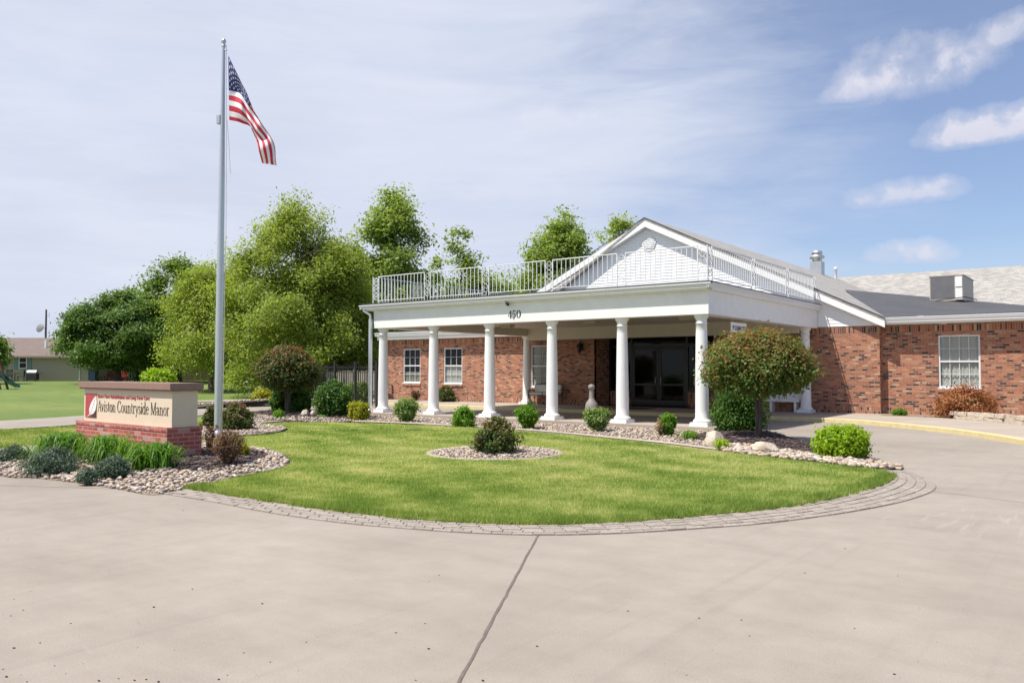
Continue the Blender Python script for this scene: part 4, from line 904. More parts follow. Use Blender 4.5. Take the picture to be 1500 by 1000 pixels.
for s, xe in ((1, -6.85), (-1, -24.0)):
    z0 = AZ_+.065; ze = z0-SL*abs(xe-AX); b.poly([(AX, RY0-.01, z0), (xe, RY0-.01, ze), (xe, RY0-.01, ze-.05), (AX, RY0-.01, z0-.05)])
bp(b, 'drip_edge', 'rubber_membrane', bld)
# rear wing roof and the low black roof of the right wing
b = MB(); n = 30
b.grid([[(-20+50*i/n, 62, 8.45) for i in range(n+1)], [(-20+50*i/n, 50, 2.9) for i in range(n+1)]], smooth=False); b.grid([[(-20+50*i/n, 62, 8.45) for i in range(n+1)], [(-20+50*i/n, 74, 2.9) for i in range(n+1)]], smooth=False)
bp(b, 'rear_roof', 'shingle')
Cz = PY(1500, 447, 40.0)
Dp = (-10.9, 41.57, 5.62)
b = MB(); b.poly([(-6.98, 31.42, 3.60), (9, 31.42, 3.60), Cz]); b.poly([(9, 31.42, 3.60), (9, 40, 3.95), Cz]); b.poly([(-6.98, 31.42, 3.60), Cz, Dp]); b.poly([Dp, Cz, (9, 40, 3.95), (9, 52, 3.4), (-8, 52, 4.3)])
bp(b, 'low_roof', 'rubber_membrane')
# left wing flat roof
b = MB(); b.box(-32.55, -22.9, 31.12, 46, 3.68, 3.76); bp(b, 'low_roof', 'rubber_membrane')
def gutter(b, a, c, y, z0, z1, dpt=.13):
    prof = [(y, z1), (y, z1-.03), (y+.012, z1-.035), (y+.02, z0+.09), (y+.045, z0+.05), (y+.05, z0), (y+dpt, z0), (y+dpt, z1)]
    b.grid([[(a, p, q) for p, q in prof], [(c, p, q) for p, q in prof]], smooth=False); b.poly([(a, p, q) for p, q in prof]); b.poly([(c, p, q) for p, q in prof][::-1])
for a in ((-32.6, -22.95, 31.05, 3.52, 3.70), (-6.95, 9, 31.36, 3.40, 3.58)): b = MB(); gutter(b, *a); bp(b, 'gutter', 'white_metal')
b = MB(); b.box(-32.5, -22.98, 31.18, 31.21, 3.335, 3.67); b.box(-32.5, -22.98, 31.21, WY, 3.33, 3.36); bp(b, 'eave_board', 'white_paint')
b = MB(); b.box(-6.98, 9, 31.49, 31.52, 3.335, 3.57); b.box(-6.98, 9, 31.52, 31.95, 3.33, 3.36); bp(b, 'eave_board', 'white_paint')
b = MB(); b.tube([(-24.9, 31.1, 3.53), (-24.9, 31.1, 3.40), (-24.85, 31.3, 3.27), (-24.85, 31.53, 3.16), (-24.85, 31.53, .4)], .045, 8); bp(b, 'downspout', 'white_metal')

# portico: beams, ceiling, roof, gutters
PX0, PX1, PY0, PB, PTp = -22.6, -9.27, 21.5, 3.27, 3.99
b = MB()
b.box(PX0, PX1, PY0, PY0+.45, PB, PTp)
b.box(PX0+.001, PX0+.45, PY0+.45, 31.5, PB, PTp); b.box(PX1-.45, PX1-.001, PY0+.45, 31.55, PB, PTp)
bp(b, 'portico_beam', 'white_paint')
b = MB(); b.box(PX0+.45, PX1-.45, 30.75, 31.2, 3.08, PTp-.01); bp(b, 'rear_beam', 'ceiling_paint')
b = MB(); b.box(PX0+.45, PX1-.45, PY0+.45, 30.75, 3.60, 3.66)
for x in (-22.145, -9.73): b.box(min(x, x+.008), max(x, x+.008), PY0+.46, 30.74, PB+.004, 3.6)
b.box(PX0+.46, PX1-.46, 31.2, WY, 3.34, 3.40); bp(b, 'portico_ceiling', 'ceiling_paint')
# a half-round trim where the beam meets the frieze
b = MB(); b.box(PX0-.35, PX1+.03, 21.36, PY0+.002, 3.935, 3.992); b.box(PX1-.002, PX1+.12, 21.5, 31.6, 3.935, 3.992); b.box(PX0-.35, PX0+.002, 21.5, 31.6, 3.935, 3.992); bp(b, 'cornice', 'white_paint')
b = MB(); gutter(b, -23.15, -9.09, 21.24, 3.985, 4.13)
for xx, s in ((-9.09, -1), (-23.15, 1)):
    prof = [(0, 4.13), (0, 4.10), (.012, 4.095), (.02, 4.075), (.045, 4.035), (.05, 3.985), (.13, 3.985), (.13, 4.13)]
    b.grid([[(xx+s*p, 21.25, q) for p, q in prof], [(xx+s*p, 31.58, q) for p, q in prof]], smooth=False)
bp(b, 'gutter', 'white_metal')
b = MB(); b.box(-23.08, -9.16, 21.31, 31.57, 4.02, 4.185); bp(b, 'portico_roof', 'rubber_membrane')
b = MB(); b.tube([(-22.95, 21.32, 4.0), (-22.95, 21.32, 3.93), (-22.70, 21.40, 3.78), (-22.68, 21.42, 3.6)], .05, 8); b.box(-22.745, -22.635, 21.375, 21.465, .25, 3.62); b.tube([(-22.69, 21.42, .28), (-22.69, 21.40, .2), (-22.75, 21.25, .15)], .05, 8); bp(b, 'downspout', 'pole_metal')
b = MB()
for x, y in ((-20.8, 27.4), (-16.7, 27.4), (-12.5, 27.2), (-18.6, 24.3), (-14.6, 24.3), (-11.3, 24.3)):
    b = MB(); b.box(x-.30, x+.30, y-.16, y+.16, 3.52, 3.598); b.box(x-.25, x+.25, y-.12, y+.12, 3.49, 3.521); bp(b, 'ceiling_light', 'beige_metal')
# columns
def column(x, y):
    b = MB(); z0, z1 = .13, PB; H = z1-z0; r0, r1 = .19, .152
    prof = [(r0+.05, .105), (r0+.065, .125), (r0+.065, .15), (r0+.05, .17), (r0+.025, .18), (r0+.02, .20), (r0, .24)]
    for k in range(1, 13): t_ = k/12; prof.append((r0-(r0-r1)*t_**1.7, .24+(H-.50)*t_))
    prof += [(r1+.018, H-.25), (r1+.018, H-.235), (r1, H-.225), (r1, H-.13), (r1+.015, H-.115), (r1+.045, H-.075), (r1+.05, H-.055)]
    b.lathe(prof, (x, y, z0), 36); o = bp(b, 'column', 'white_paint')
    p_ = MB(); s = r0+.085; p_.box(x-s, x+s, y-s, y+s, z0, z0+.06); p_.box(x-s+.015, x+s-.015, y-s+.015, y+s-.015, z0+.06, z0+.104)
    bp(p_, 'plinth', 'white_paint', o); c = MB(); c.lathe([(r1+.055, -.054), (r1+.06, -.04), (r1+.06, -.002)], (x, y, z1), 36); bp(c, 'capital', 'white_paint', o)
for k in range(6): column(-22.33+k*(12.74/5), 21.74)
column(-9.55, 30.98); column(-22.35, 30.98)
# railing: sections of balusters between scrollwork posts
RZ0, RZ1 = 4.30, 5.20
def scroll_post(ax, pos_, fix):
    """flat ornamental panel .30 wide, along axis ax"""
    b = MB(); q = (lambda s, z: (pos_+s, fix, z)) if ax == 0 else (lambda s, z: (fix, pos_+s, z)); hw = .145
    for s in (-hw, hw): b.bar(q(s, 4.18), q(s, RZ1+.01), .026)
    n = 3; h = (RZ1-RZ0-.06)/n
    for k in range(n):
        z = RZ0+.03+k*h; zc = z+h/2
        for s in (-1, 1):
            pts = [q(s*(.012+.115*math.sin(math.pi*t_)**.9), z+h*t_) for t_ in np.linspace(0, 1, 9)]; b.tube(pts, .010, 5)
            b.tube([q(s*(.055+.03*math.cos(a)), zc+.045*math.sin(a)) for a in np.linspace(0, 2*math.pi, 9)], .008, 5)
    return bp(b, 'scroll_post', 'white_metal')
def rail_section(ax, a, c, fix, sp=.165):
    q = (lambda s, z: (s, fix, z)) if ax == 0 else (lambda s, z: (fix, s, z)); b = MB()
    b.bar(q(a, RZ1), q(c, RZ1), .035, .028); b.bar(q(a, RZ0), q(c, RZ0), .03, .022); n = max(2, round((c-a)/sp))
    for k in range(1, n): s = a+(c-a)*k/n; b.bar(q(s, RZ0-.0+.011), q(s, RZ1-.014), .017)
    return bp(b, 'rail_section', 'white_metal')
fp = [-22.55, -19.92, -17.26, -14.67, -12.05, -9.46]
for x in fp: scroll_post(0, x, 21.55)
for i in range(5): rail_section(0, fp[i]+.145, fp[i+1]-.145, 21.55)
sp_ = [21.72, 25.05, 28.25, 31.35]
for X_ in (-9.31, -22.70):
    for y in sp_: scroll_post(1, y, X_)
    for i in range(3): rail_section(1, sp_[i]+.145, sp_[i+1]-.145, X_)
# roof vents
b = MB(); vx, vy = -16.0, 54.6; b.box(vx-.36, vx+.36, vy-.36, vy+.36, 7.8, 8.75); b.lathe([(.30, 8.75), (.30, 8.95), (.46, 8.98), (.46, 9.12), (.30, 9.2), (.30, 9.26), (.36, 9.3), (.30, 9.45), (.05, 9.55)], (vx, vy, 0), 20); bp(b, 'exhaust_vent', 'galvanised')
b = MB(); b.lathe([(.10, 7.7), (.10, 8.62), (.12, 8.64), (.12, 8.78), (.02, 8.8)], (-15.9, 58.5, 0), 12); bp(b, 'vent_pipe', 'vent_white')

# ------------------------------------------------------------------ a small serif stroke alphabet (thick and thin strokes)
def el_(cx, cy, rx_, ry_, a0, a1, T=.13, t=.05, n=14):
    return [(cx+rx_*math.cos(R(a)), cy+ry_*math.sin(R(a)), t+(T-t)*abs(math.cos(R(a)))**1.3) for a in np.linspace(a0, a1, n)]
def ln_(x0, y0, x1, y1, w): return [(x0, y0, w), (x1, y1, w)]
def sf(x, y, w=.2): return [(x-w/2, y, .045), (x+w/2, y, .045)]
T_, t_n, XH = .125, .05, .64
GL = {'A': (.66, [ln_(.07, .02, .33, .98, t_n), ln_(.33, .98, .58, .02, T_), ln_(.16, .36, .48, .36, t_n), sf(.07, .02), sf(.58, .02, .22)]),
 'v': (.50, [ln_(.07, XH, .25, .02, T_), ln_(.25, .02, .43, XH, t_n), sf(.07, XH-.02), sf(.43, XH-.02, .16)]),
 'i': (.26, [ln_(.13, .02, .13, XH, T_), ln_(.13, .80, .13, .93, T_+.01), sf(.13, .02, .24), sf(.10, XH-.02, .16)]),
 's': (.40, [[(.32, .50, .05), (.30, .58, .05), (.2, .63, .05), (.09, .57, .08), (.08, .45, .11), (.2, .34, .13), (.32, .23, .12), (.32, .1, .09), (.2, .01, .05), (.08, .05, .05), (.06, .16, .05)]]),
 't': (.34, [[(.15, .86, .05), (.15, .7, T_), (.15, .14, T_), (.19, .03, .08), (.3, .06, .045)], ln_(.02, XH-.02, .31, XH-.02, .05)]),
 'o': (.52, [el_(.26, .32, .19, .31, 0, 360, .13, .045, 24)]),
 'n': (.58, [ln_(.13, .02, .13, XH, T_), [(.13, .47, .05), (.24, .61, .06), (.38, .58, .1), (.44, .46, T_), (.44, .02, T_)], sf(.13, .02, .24), sf(.44, .02, .24), sf(.09, XH-.02, .14)]),
 'u': (.58, [[(.13, XH, T_), (.13, .18, T_), (.19, .05, .1), (.31, .03, .06), (.43, .16, .05)], ln_(.44, .02, .44, XH, T_), sf(.49, .02, .16), sf(.1, XH-.02, .18), sf(.41, XH-.02, .18)]),
 'r': (.42, [ln_(.13, .02, .13, XH, T_), [(.13, .44, .05), (.2, .57, .06), (.28, .63, .08), (.35, .58, .12)], sf(.13, .02, .26), sf(.09, XH-.02, .14)]),
 'y': (.50, [ln_(.07, XH, .26, .02, T_), [(.43, XH, t_n), (.24, -.08, t_n), (.16, -.24, .07), (.06, -.22, .11)], sf(.07, XH-.02), sf(.43, XH-.02, .16)]),
 'd': (.56, [el_(.24, .32, .18, .31, 20, 340, .13, .045, 20), ln_(.43, .02, .43, 1.02, T_), sf(.49, .02, .16), sf(.39, 1.0, .14)]),
 'e': (.48, [el_(.25, .32, .18, .31, 5, 325, .13, .045, 20), ln_(.09, .36, .43, .36, .045)]),
 'a': (.50, [[(.08, .5, .1), (.14, .61, .05), (.26, .63, .05), (.35, .54, .1), (.36, .42, T_), (.36, .08, T_), (.46, .03, .06)], el_(.22, .19, .13, .17, 40, 330, .11, .05, 14)]),
 'C': (.68, [el_(.37, .5, .29, .48, 48, 312, .14, .05, 24), ln_(.57, .70, .57, .96, .05), ln_(.57, .08, .57, .26, .04)]),
 'M': (.90, [ln_(.13, .02, .13, .98, t_n), ln_(.13, .98, .45, .03, T_), ln_(.45, .03, .76, .98, t_n), ln_(.76, .02, .76, .98, T_), sf(.13, .02, .22), sf(.76, .02, .26), sf(.10, .98, .18), sf(.79, .98, .2)]),
 '4': (.56, [ln_(.38, .02, .38, .98, T_), ln_(.38, .98, .05, .30, .055), ln_(.05, .28, .52, .28, .06), sf(.38, .02, .26)]),
 '5': (.54, [ln_(.12, .95, .45, .95, .11), ln_(.12, .95, .10, .52, .05), [(.10, .54, .05), (.22, .63, .07), (.38, .55, .12), (.42, .32, .14), (.34, .1, .1), (.2, .02, .05), (.08, .06, .08)]]),
 '0': (.60, [el_(.30, .5, .21, .48, 0, 360, .15, .05, 26)]), ' ': (.28, [])}
def stroke_text(b, s, x0, z0, w, h, y, th=.012, mi=0, bold=1.0):
    tot = sum(GL[c][0] for c in s); sx = w/tot; x = x0; lay = 0
    for ch in s:
        wd, st = GL[ch]
        for pts in st:
            n = len(pts); L, Rr = [], []
            P = np.array([((x+p[0]*sx), z0+p[1]*h) for p in pts]); Wd = np.array([p[2] for p in pts])*h*.5*bold
            T = np.gradient(P, axis=0); T /= np.linalg.norm(T, axis=1)[:, None]+1e-9
            k_ = sx/h                                                    # condensed letters keep their stem contrast
            N = np.stack([-T[:, 1], T[:, 0]], 1); N[:, 0] *= max(.34, k_)
            yy = y-.0006*(lay % 6); lay += 1
            L = P+N*Wd[:, None]; Rr = P-N*Wd[:, None]
            b.grid([[(p[0], y+th, p[1]) for p in L], [(p[0], yy, p[1]) for p in L], [(p[0], yy, p[1]) for p in Rr], [(p[0], y+th, p[1]) for p in Rr]], smooth=False, mi=mi)
        x += wd*sx
def font_text(name, s, mat, parent, x0, z0, w, h, y, M=None, org=(0, 0, 0)):
    cu = bpy.data.curves.new('letters', 'FONT'); cu.body = s; cu.extrude = .003; cu.offset = .012
    ob = bpy.data.objects.new('letters', cu); COL.objects.link(ob); bpy.context.view_layer.update()
    me = bpy.data.meshes.new_from_object(ob.evaluated_get(bpy.context.evaluated_depsgraph_get())); bpy.data.objects.remove(ob)
    v = np.array([q.co[:] for q in me.vertices]); lo, hi = v.min(0), v.max(0); v = (v-lo)/(hi-lo)
    for q, c in zip(me.vertices, v): q.co = (x0+c[0]*w, y-c[2]*.006, z0+c[1]*h)
    me.materials.clear(); me.materials.append(MA[mat]); o = bpy.data.objects.new(name, me); COL.objects.link(o)
    if parent: o.parent = parent
    return o
b = MB(); stroke_text(b, '450', -16.28, 3.40, .54, .255, PY0-.004, th=.003, bold=1.15); bp(b, 'house_number', 'black_metal')

# ------------------------------------------------------------------ things at the portico
PG = None
t = thing('security_camera', 'small black security floodlight on a white bracket above the house number', 'camera', (-16.22, 21.44, 3.93))
b = MB(); b.tube([(-.10, .04, .02), (-.10, -.06, .02)], .05, 10); b.bar((-.10, -.04, .02), (-.02, -.12, -.02), .03); b.build('bracket', 'white_metal', t)
b = MB(); b.tube([(-.05, -.06, .0), (.02, -.10, -.05), (.09, -.13, -.085)], [.035, .045, .058], 10); b.tube([(.02, -.06, -.02), (.05, -.07, -.12)], [.02, .035], 10); b.build('lamp_head', 'black_metal', t)
t = thing('clearance_sign', 'white clearance sign hanging from the right-hand beam of the portico', 'sign', (-9.5, 24.3, 3.27))
b = MB(); b.box(-.012, .012, -.62, .62, -.42, -.12); b.build('panel', 'white_paint', t)
for y in (-.45, .45): b = MB(); b.bar((0, y, -.125), (0, y, .0), .012); b.build('hanger', 'galvanised', t)
o = font_text('lettering', "9' CLEARANCE", 'flag_blue', t, -.52, -.36, 1.04, .15, -.014); o.rotation_euler = (0, 0, R(90))
t = thing('wall_lantern', 'black wall lantern on the brick beside the entrance recess', 'lamp', (-19.72, 31.6, 2.75))
b = MB(); b.box(-.06, .06, -.03, 0, -.16, .16); b.tube([(0, -.02, .08), (0, -.12, .2), (0, -.2, .2), (0, -.2, .14)], .014, 6); b.build('bracket', 'black_metal', t)
b = MB(); b.lathe([(.02, .18), (.06, .14), (.14, .06), (.15, .04), (.12, .03)], (0, -.2, 0), 8); b.lathe([(.07, -.24), (.03, -.28), (.01, -.33)], (0, -.2, 0), 8)
for k in range(6): a = k*math.pi/3; b.bar((.115*math.cos(a), -.2+.115*math.sin(a), .04), (.07*math.cos(a), -.2+.07*math.sin(a), -.24), .016)
b.build('cage', 'black_metal', t); b = MB(); b.lathe([(.062, -.23), (.10, .03)], (0, -.2, 0), 8); b.build('pane', 'door_glass', t)
# bench
t = thing('bench', 'black metal scrollwork bench with white cushions against the brick wall', 'bench', (-21.3, 30.95, .128))
b = MB(); L = .78
for x in (-L, L):
    b.tube([(x, .32, .0), (x, .25, .45), (x, .36, .92)], .018, 6); b.tube([(x, -.28, 0), (x, -.24, .42), (x, -.26, .62), (x, -.05, .68), (x, .27, .66)], .018, 6); b.tube([(x, -.24, .42), (x, .25, .42)], .016, 6)
    b.tube([(x, -.1+.09*math.cos(a), .53+.09*math.sin(a)) for a in np.linspace(0, 6.28, 12)], .011, 5)
b.build('frame', 'black_metal', t)
b = MB(); b.tube([(-L, .36, .92), (0, .38, .98), (L, .36, .92)], .018, 6); b.tube([(-L, .27, .52), (L, .27, .52)], .014, 6)
for k in range(9):
    x = -L+.16+k*(2*L-.32)/8; b.tube([(x+.07*math.cos(a), .32, .73+.17*math.sin(a)) for a in np.linspace(0, 6.28, 14)], .011, 5)
b.build('backrest', 'black_metal', t)
b = MB(); [b.box(-L+.02, L-.02, -.24+k*.1, -.24+k*.1+.06, .415, .435) for k in range(5)]; b.build('seat', 'black_metal', t)
def pad_mesh(x0, x1, y0, y1, z0, z1, M=None):
    bm = bmesh.new(); bmesh.ops.create_cube(bm, size=1)
    for v in bm.verts: v.co = ((x0+x1)/2+v.co.x*(x1-x0), (y0+y1)/2+v.co.y*(y1-y0), (z0+z1)/2+v.co.z*(z1-z0))
    bmesh.ops.bevel(bm, geom=bm.edges[:], offset=.035, segments=3, affect='EDGES'); b = MB()
    for f in bm.faces: b.poly([(M @ v.co) if M else v.co for v in f.verts], smooth=True)
    bm.free(); return b
for x0, x1 in ((-.74, -.01), (.01, .74)):
    pad_mesh(x0, x1, -.25, .24, .44, .53).build('cushion', 'cushion', t); pad_mesh(x0, x1, .20, .28, .54, .9).build('cushion', 'cushion', t)
t = thing('ash_receptacle', 'tall bottle-shaped taupe plastic cigarette receptacle behind a gravel shrub', 'ash receptacle', (-13.35, 21.95, .13))
b = MB(); b.lathe([(.19, 0), (.205, .02), (.20, .36), (.195, .46), (.17, .56), (.09, .66), (.075, .72), (.068, .98)], (0, 0, 0), 24); b.build('body', 'plastic_taupe', t)
b = MB(); b.lathe([(.072, .98), (.10, .99), (.105, 1.06), (.09, 1.10), (.04, 1.13), (.005, 1.135)], (0, 0, 0), 24); b.build('cap', 'plastic_taupe', t)
b = MB(); b.box(-.9, .9, -.55, .55, .130, .142); o = b.build('door_mat', 'mat_black'); o.location = (-16.4, 30.1, 0); tag(o, 'black entrance mat on the walk before the dark doors', 'mat')
t = thing('white_bench', 'low white bench against the brick behind the round-headed shrub', 'bench', (-10.4, 31.1, .128))
b = MB(); b.box(-.62, .62, -.22, .22, .38, .46); b.build('seat', 'white_paint', t); [MB().box(x, x+.08, -.18, .18, 0, .38).build('leg', 'white_paint', t) for x in (-.5, .42)]; b = MB(); b.box(-.62, .62, .19, .23, .46, .72); b.build('backrest', 'white_paint', t)
# rooftop air conditioner
acF = PY(1362, 440, 39.4); acR = PY(1411, 440, 39.4); acT = PY(1390, 404, 39.4).z; az0 = acF.z-.05
dy = ray(1433, 420); yb = dy.y/dy.x*acR.x
t = thing('air_conditioner', 'boxy rooftop air conditioner with a dark grille on the low black roof', 'air conditioner', (acF.x, 39.4, az0))
w_, h_, d_ = acR.x-acF.x, acT-az0, max(.8, min(3.0, yb-39.4))
b = MB(); b.box(0, w_, 0, d_, 0, h_); b.box(-.03, w_+.03, -.03, d_+.03, h_, h_+.04); b.build('cabinet', 'beige_metal', t)
b = MB()
for k in range(22): x = .04+k*(w_*.72)/22; b.box(x, x+w_*.72/44, -.02, -.002, .12, h_-.06)
b.box(.03, w_*.75, -.004, .01, .1, h_-.04); b.build('grille', 'coil_grey', t)
b = MB(); b.box(w_*.78, w_*.98, -.04, -.002, h_*.55, h_-.05); b.box(w_*.78, w_*.98, -.025, -.002, .05, h_*.5); b.build('access_panel', 'vent_white', t)
b = MB(); b.tube([(.1, -.25, .0), (w_*.5, -.2, .05), (w_+.1, -.1, .12), (w_+.5, .2, .0)], .02, 6); b.build('conduit', 'black_metal', t)
# stone edging by the right-hand window
Q = [Vector((-4.55, 30.0)), Vector((-3.3, 28.9)), Vector((-2.2, 27.6)), Vector((-1.0, 26.2))]
r = np.random.default_rng(5); t = thing('stone_edging', 'low dry-laid grey limestone edging in front of the right-hand window bed', 'edging', (Q[0].x, Q[0].y, .13))
k = 0
for row in range(2):
    s = r.uniform(0, .2)
    path = resample(np.array([[*q] for q in Q]), 200)[0]; d = np.r_[0, np.cumsum(np.linalg.norm(np.diff(path, axis=0), axis=1))]
    b = MB()
    while s < d[-1]-.5:
        L = r.uniform(.32, .6); p0 = np.array([np.interp(s, d, path[:, q]) for q in (0, 1)]); p1 = np.array([np.interp(s+L-.02, d, path[:, q]) for q in (0, 1)]); u = (p1-p0)/np.linalg.norm(p1-p0); nn = np.array([-u[1], u[0]]); ww = r.uniform(.11, .15)
        j = lambda: r.normal(0, .012)
        z0, z1 = row*.125+.002, row*.125+.12+r.normal(0, .006); base = [p0-nn*ww+j(), p1-nn*ww+j(), p1+nn*ww+j(), p0+nn*ww+j()]
        lo = [(*(q-np.array(Q[0])), z0) for q in base]; hi = [(*((q-np.mean(base, axis=0))*.94+np.mean(base, axis=0)-np.array(Q[0])), z1+j()*.5) for q in base]
        b.poly(lo[::-1]); b.poly(hi); [b.poly([lo[i], lo[(i+1) % 4], hi[(i+1) % 4], hi[i]]) for i in range(4)]; s += L
    b.build('stone_course', 'limestone', t)

# ------------------------------------------------------------------ the sign
SO = G(244, 678, .03); RZS = R(-1.87)
sg = thing('monument_sign', 'cream monument sign on a red brick base with a brown cap, lettered Aviston Countryside Manor', 'sign', (SO.x, SO.y, 0), RZS)
SM = Matrix.Rotation(RZS, 4, 'Z'); SMi = SM.inverted()
def face(x, y, yl):
    d = SMi @ ray(x, y); c = SMi @ (CAM-Vector((SO.x, SO.y, 0))); k = (yl-c.y)/d.y; return c+d*k
sw_ = abs(face(112, 615, 0).x); bt = face(244.4, 626.5, 0).z; SD = .68
b = MB(); b.box(-sw_, 0, 0, SD, -.05, bt-.078); b.build('brick_base', 'sign_brick', sg)
b = MB(); b.box(-sw_-.012, .012, -.012, SD+.012, bt-.078, bt); b.build('brick_coping', 'sign_brick', sg)
bx0, bx1 = face(123.5, 590, .09).x, face(252, 600, .09).x; ctop = face(252, 573, .09).z
b = MB(); b.box(bx0, bx1, .09, SD-.09, bt, ctop); b.build('sign_panel', 'sign_stucco', sg)
b = MB(); b.box(bx0-.09, bx1+.05, .03, SD-.03, ctop, ctop+.03); b.box(bx0-.11, bx1+.07, .01, SD-.01, ctop+.03, ctop+.145); b.build('cap', 'sign_cap', sg)
FY = .088
tl, br_ = face(126, 576, FY), face(141.3, 611.5, FY)
lx0, lx1, lz1, lz0 = tl.x, br_.x, tl.z, br_.z
b = MB(); b.box(lx0, lx1, FY-.008, FY+.0, lz0, lz1, 0)
Lx = lambda u: lx0+(lx1-lx0)*u
Lz = lambda v: lz0+(lz1-lz0)*v
b.poly([(Lx(u), FY-.0095, Lz(v)) for u, v in ((.25, .0), (1, .0), (1, .45), (.8, .2), (.55, .06))], 1)
leafp = [(.12, .0), (.42, .10), (.75, .16), (.95, .32), (1.06, .62), (1.0, .92), (.78, .82), (.5, .58), (.36, .34), (.4, .14)]
b.poly([(Lx(u), FY-.011, Lz(v)) for u, v in leafp], 2); b.grid([[(Lx(u)-.006, FY-.0125, Lz(v)) for u, v in ((.42, .12), (.62, .32), (.8, .6), (.92, .84))], [(Lx(u)+.006, FY-.0125, Lz(v)) for u, v in ((.42, .12), (.62, .32), (.8, .6), (.92, .84))]], mi=3, smooth=False)
b.build('emblem', ['sign_red', 'sign_dark', 'sign_white', 'plastic_taupe'], sg, fix=False)
p0, p1 = face(143.3, 602, FY), face(248, 607, FY); zc = face(196, 585, FY)
hcap = (face(147, 585.5, FY).z-face(147, 602, FY).z); zb_ = face(147, 602, FY).z
b = MB(); stroke_text(b, 'Aviston Countryside Manor', p0.x, zb_, p1.x-p0.x, hcap*1.0, FY-.003, th=.002, bold=.72); b.build('lettering', 'sign_dark', sg)
q0, q1 = face(143.5, 581.5, FY), face(219, 584, FY)
font_text('small_lettering', 'Short-Term Rehabilitation and Long-Term Care', 'sign_red', sg, q0.x, face(146, 582.2, FY).z-.02, q1.x-q0.x, .08, FY-.001)

# ------------------------------------------------------------------ flagpole and flag
fpB = G(319.5, 636, .02); dpt = depth(fpB); PH = (D(328, 62, dpt)-fpB).z
fpole = thing('flagpole', 'tall tapered silver flagpole standing in the gravel bed beside the sign', 'flagpole', (fpB.x, fpB.y, .02))
lean = .02
b = MB(); b.tube([(0, 0, -.1), (0, 0, PH*.3), (.02, 0, PH*.65), (.03, 0, PH)], [.105, .10, .078, .045], 16); b.build('pole', 'pole_metal', fpole)
b = MB(); b.lathe([(.17, 0), (.17, .03), (.125, .08), (.11, .11)], (0, 0, 0), 20); b.build('collar', 'pole_metal', fpole)
b = MB(); b.lathe([(.05, 0), (.055, .06), (.03, .09), (.06, .12), (.065, .17), (.04, .22), (.005, .24)], (.03, 0, PH), 14); b.tube([(.03, 0, PH-.06), (.15, .02, PH-.1)], .018, 6); b.build('finial', 'galvanised', fpole)
b = MB(); b.box(-.12, .02, -.09, .05, PH*.80, PH*.80+.22); b.build('winch_box', 'galvanised', fpole)
rt2 = Vector((RT.x, RT.y, 0))
def fl(x, y, off=0.0):
    """a point of the flag: photo position on the plane through the pole, pushed off that plane"""
    q = D(x, y, dpt-.05-off); return np.array((q.x-fpB.x, q.y-fpB.y, q.z-.02))
b = MB(); b.tube([fl(331.5, 66), fl(331.8, 180), fl(331.0, 330), fl(326.5, 600)], .008, 5); b.tube([fl(332.5, 176), fl(335.5, 215), fl(337.5, 254)], .007, 5); b.build('halyard', 'rope', fpole)
Z1 = lambda x, y: (280+x/4.165, 40+y/4.165)
rows = [[(228, 175), (298, 320), (360, 455), (405, 605), (455, 712), (470, 832)],
        [(228, 273), (297, 352), (366, 474), (422, 598), (482, 708), (498, 838)],
        [(229, 370), (298, 394), (358, 484), (434, 596), (500, 704), (521, 843)],
        [(231, 468), (297, 490), (345, 546), (400, 626), (456, 712), (476, 835)],
        [(233, 566), (300, 582), (362, 607), (382, 655), (408, 715), (429, 826)]]
offs = [[0, .10, .05, -.16, -.18, -.16], [0, .04, .10, -.10, -.12, -.10], [0, -.06, .05, .02, .02, .0], [0, .05, .10, .10, .12, .10], [0, .0, .06, .06, .10, .02]]
ctrl = np.array([[fl(*Z1(*rows[i][j]), offs[i][j]) for j in range(6)] for i in range(5)])
def cr1(P, n):
    out = []; N = len(P)
    for s in np.linspace(0, N-1, n):
        i = min(int(s), N-2); t = s-i; a, b_, c, d = P[max(i-1, 0)], P[i], P[i+1], P[min(i+2, N-1)]
        out.append(.5*((2*b_)+(-a+c)*t+(2*a-5*b_+4*c-d)*t*t+(-a+3*b_-3*c+d)*t**3))
    return np.array(out)
NU, NV = 247, 131
A1 = np.array([cr1(ctrl[i], NU) for i in range(5)]); A2 = np.array([cr1(A1[:, j], NV) for j in range(NU)]).transpose(1, 0, 2)
uu = np.linspace(0, 1, NU); vv = np.linspace(0, 1, NV)
rip = (.035*np.sin(uu[None, :]*19+vv[:, None]*5)*np.minimum(uu[None, :]*3, 1)+.02*np.sin(uu[None, :]*33-vv[:, None]*9)*np.minimum(uu[None, :]*3, 1))
A2 = A2-rip[..., None]*np.array([FW.x, FW.y, 0])
FV = A2.reshape(-1, 3); FF = np.array([(i*NU+j, i*NU+j+1, (i+1)*NU+j+1, (i+1)*NU+j) for i in range(NV-1) for j in range(NU-1)])
uc = (np.arange(NU-1)+.5)/(NU-1); vc = (np.arange(NV-1)+.5)/(NV-1); U_, V_ = np.meshgrid(uc, vc)
mi = np.where((V_*13).astype(int) % 2 == 0, 0, 1); cant = (U_ < .4) & (V_ < 7/13); mi[cant] = 2
for rrow in range(9):
    for cc in range(6 if rrow % 2 == 0 else 5):
        cx, cy = (.4/12)*(1+2*cc+(rrow % 2)), (7/13/10)*(1+rrow); dx, dy = (U_-cx)*1.9, -(V_-cy); rad_ = np.hypot(dx, dy); an = np.arctan2(dx, dy)
        k5 = np.abs(((an/(2*math.pi/5)) % 1)-.5)*2; lim = .030*(.42+.58*k5**1.4); mi[(rad_ < lim) & cant] = 1
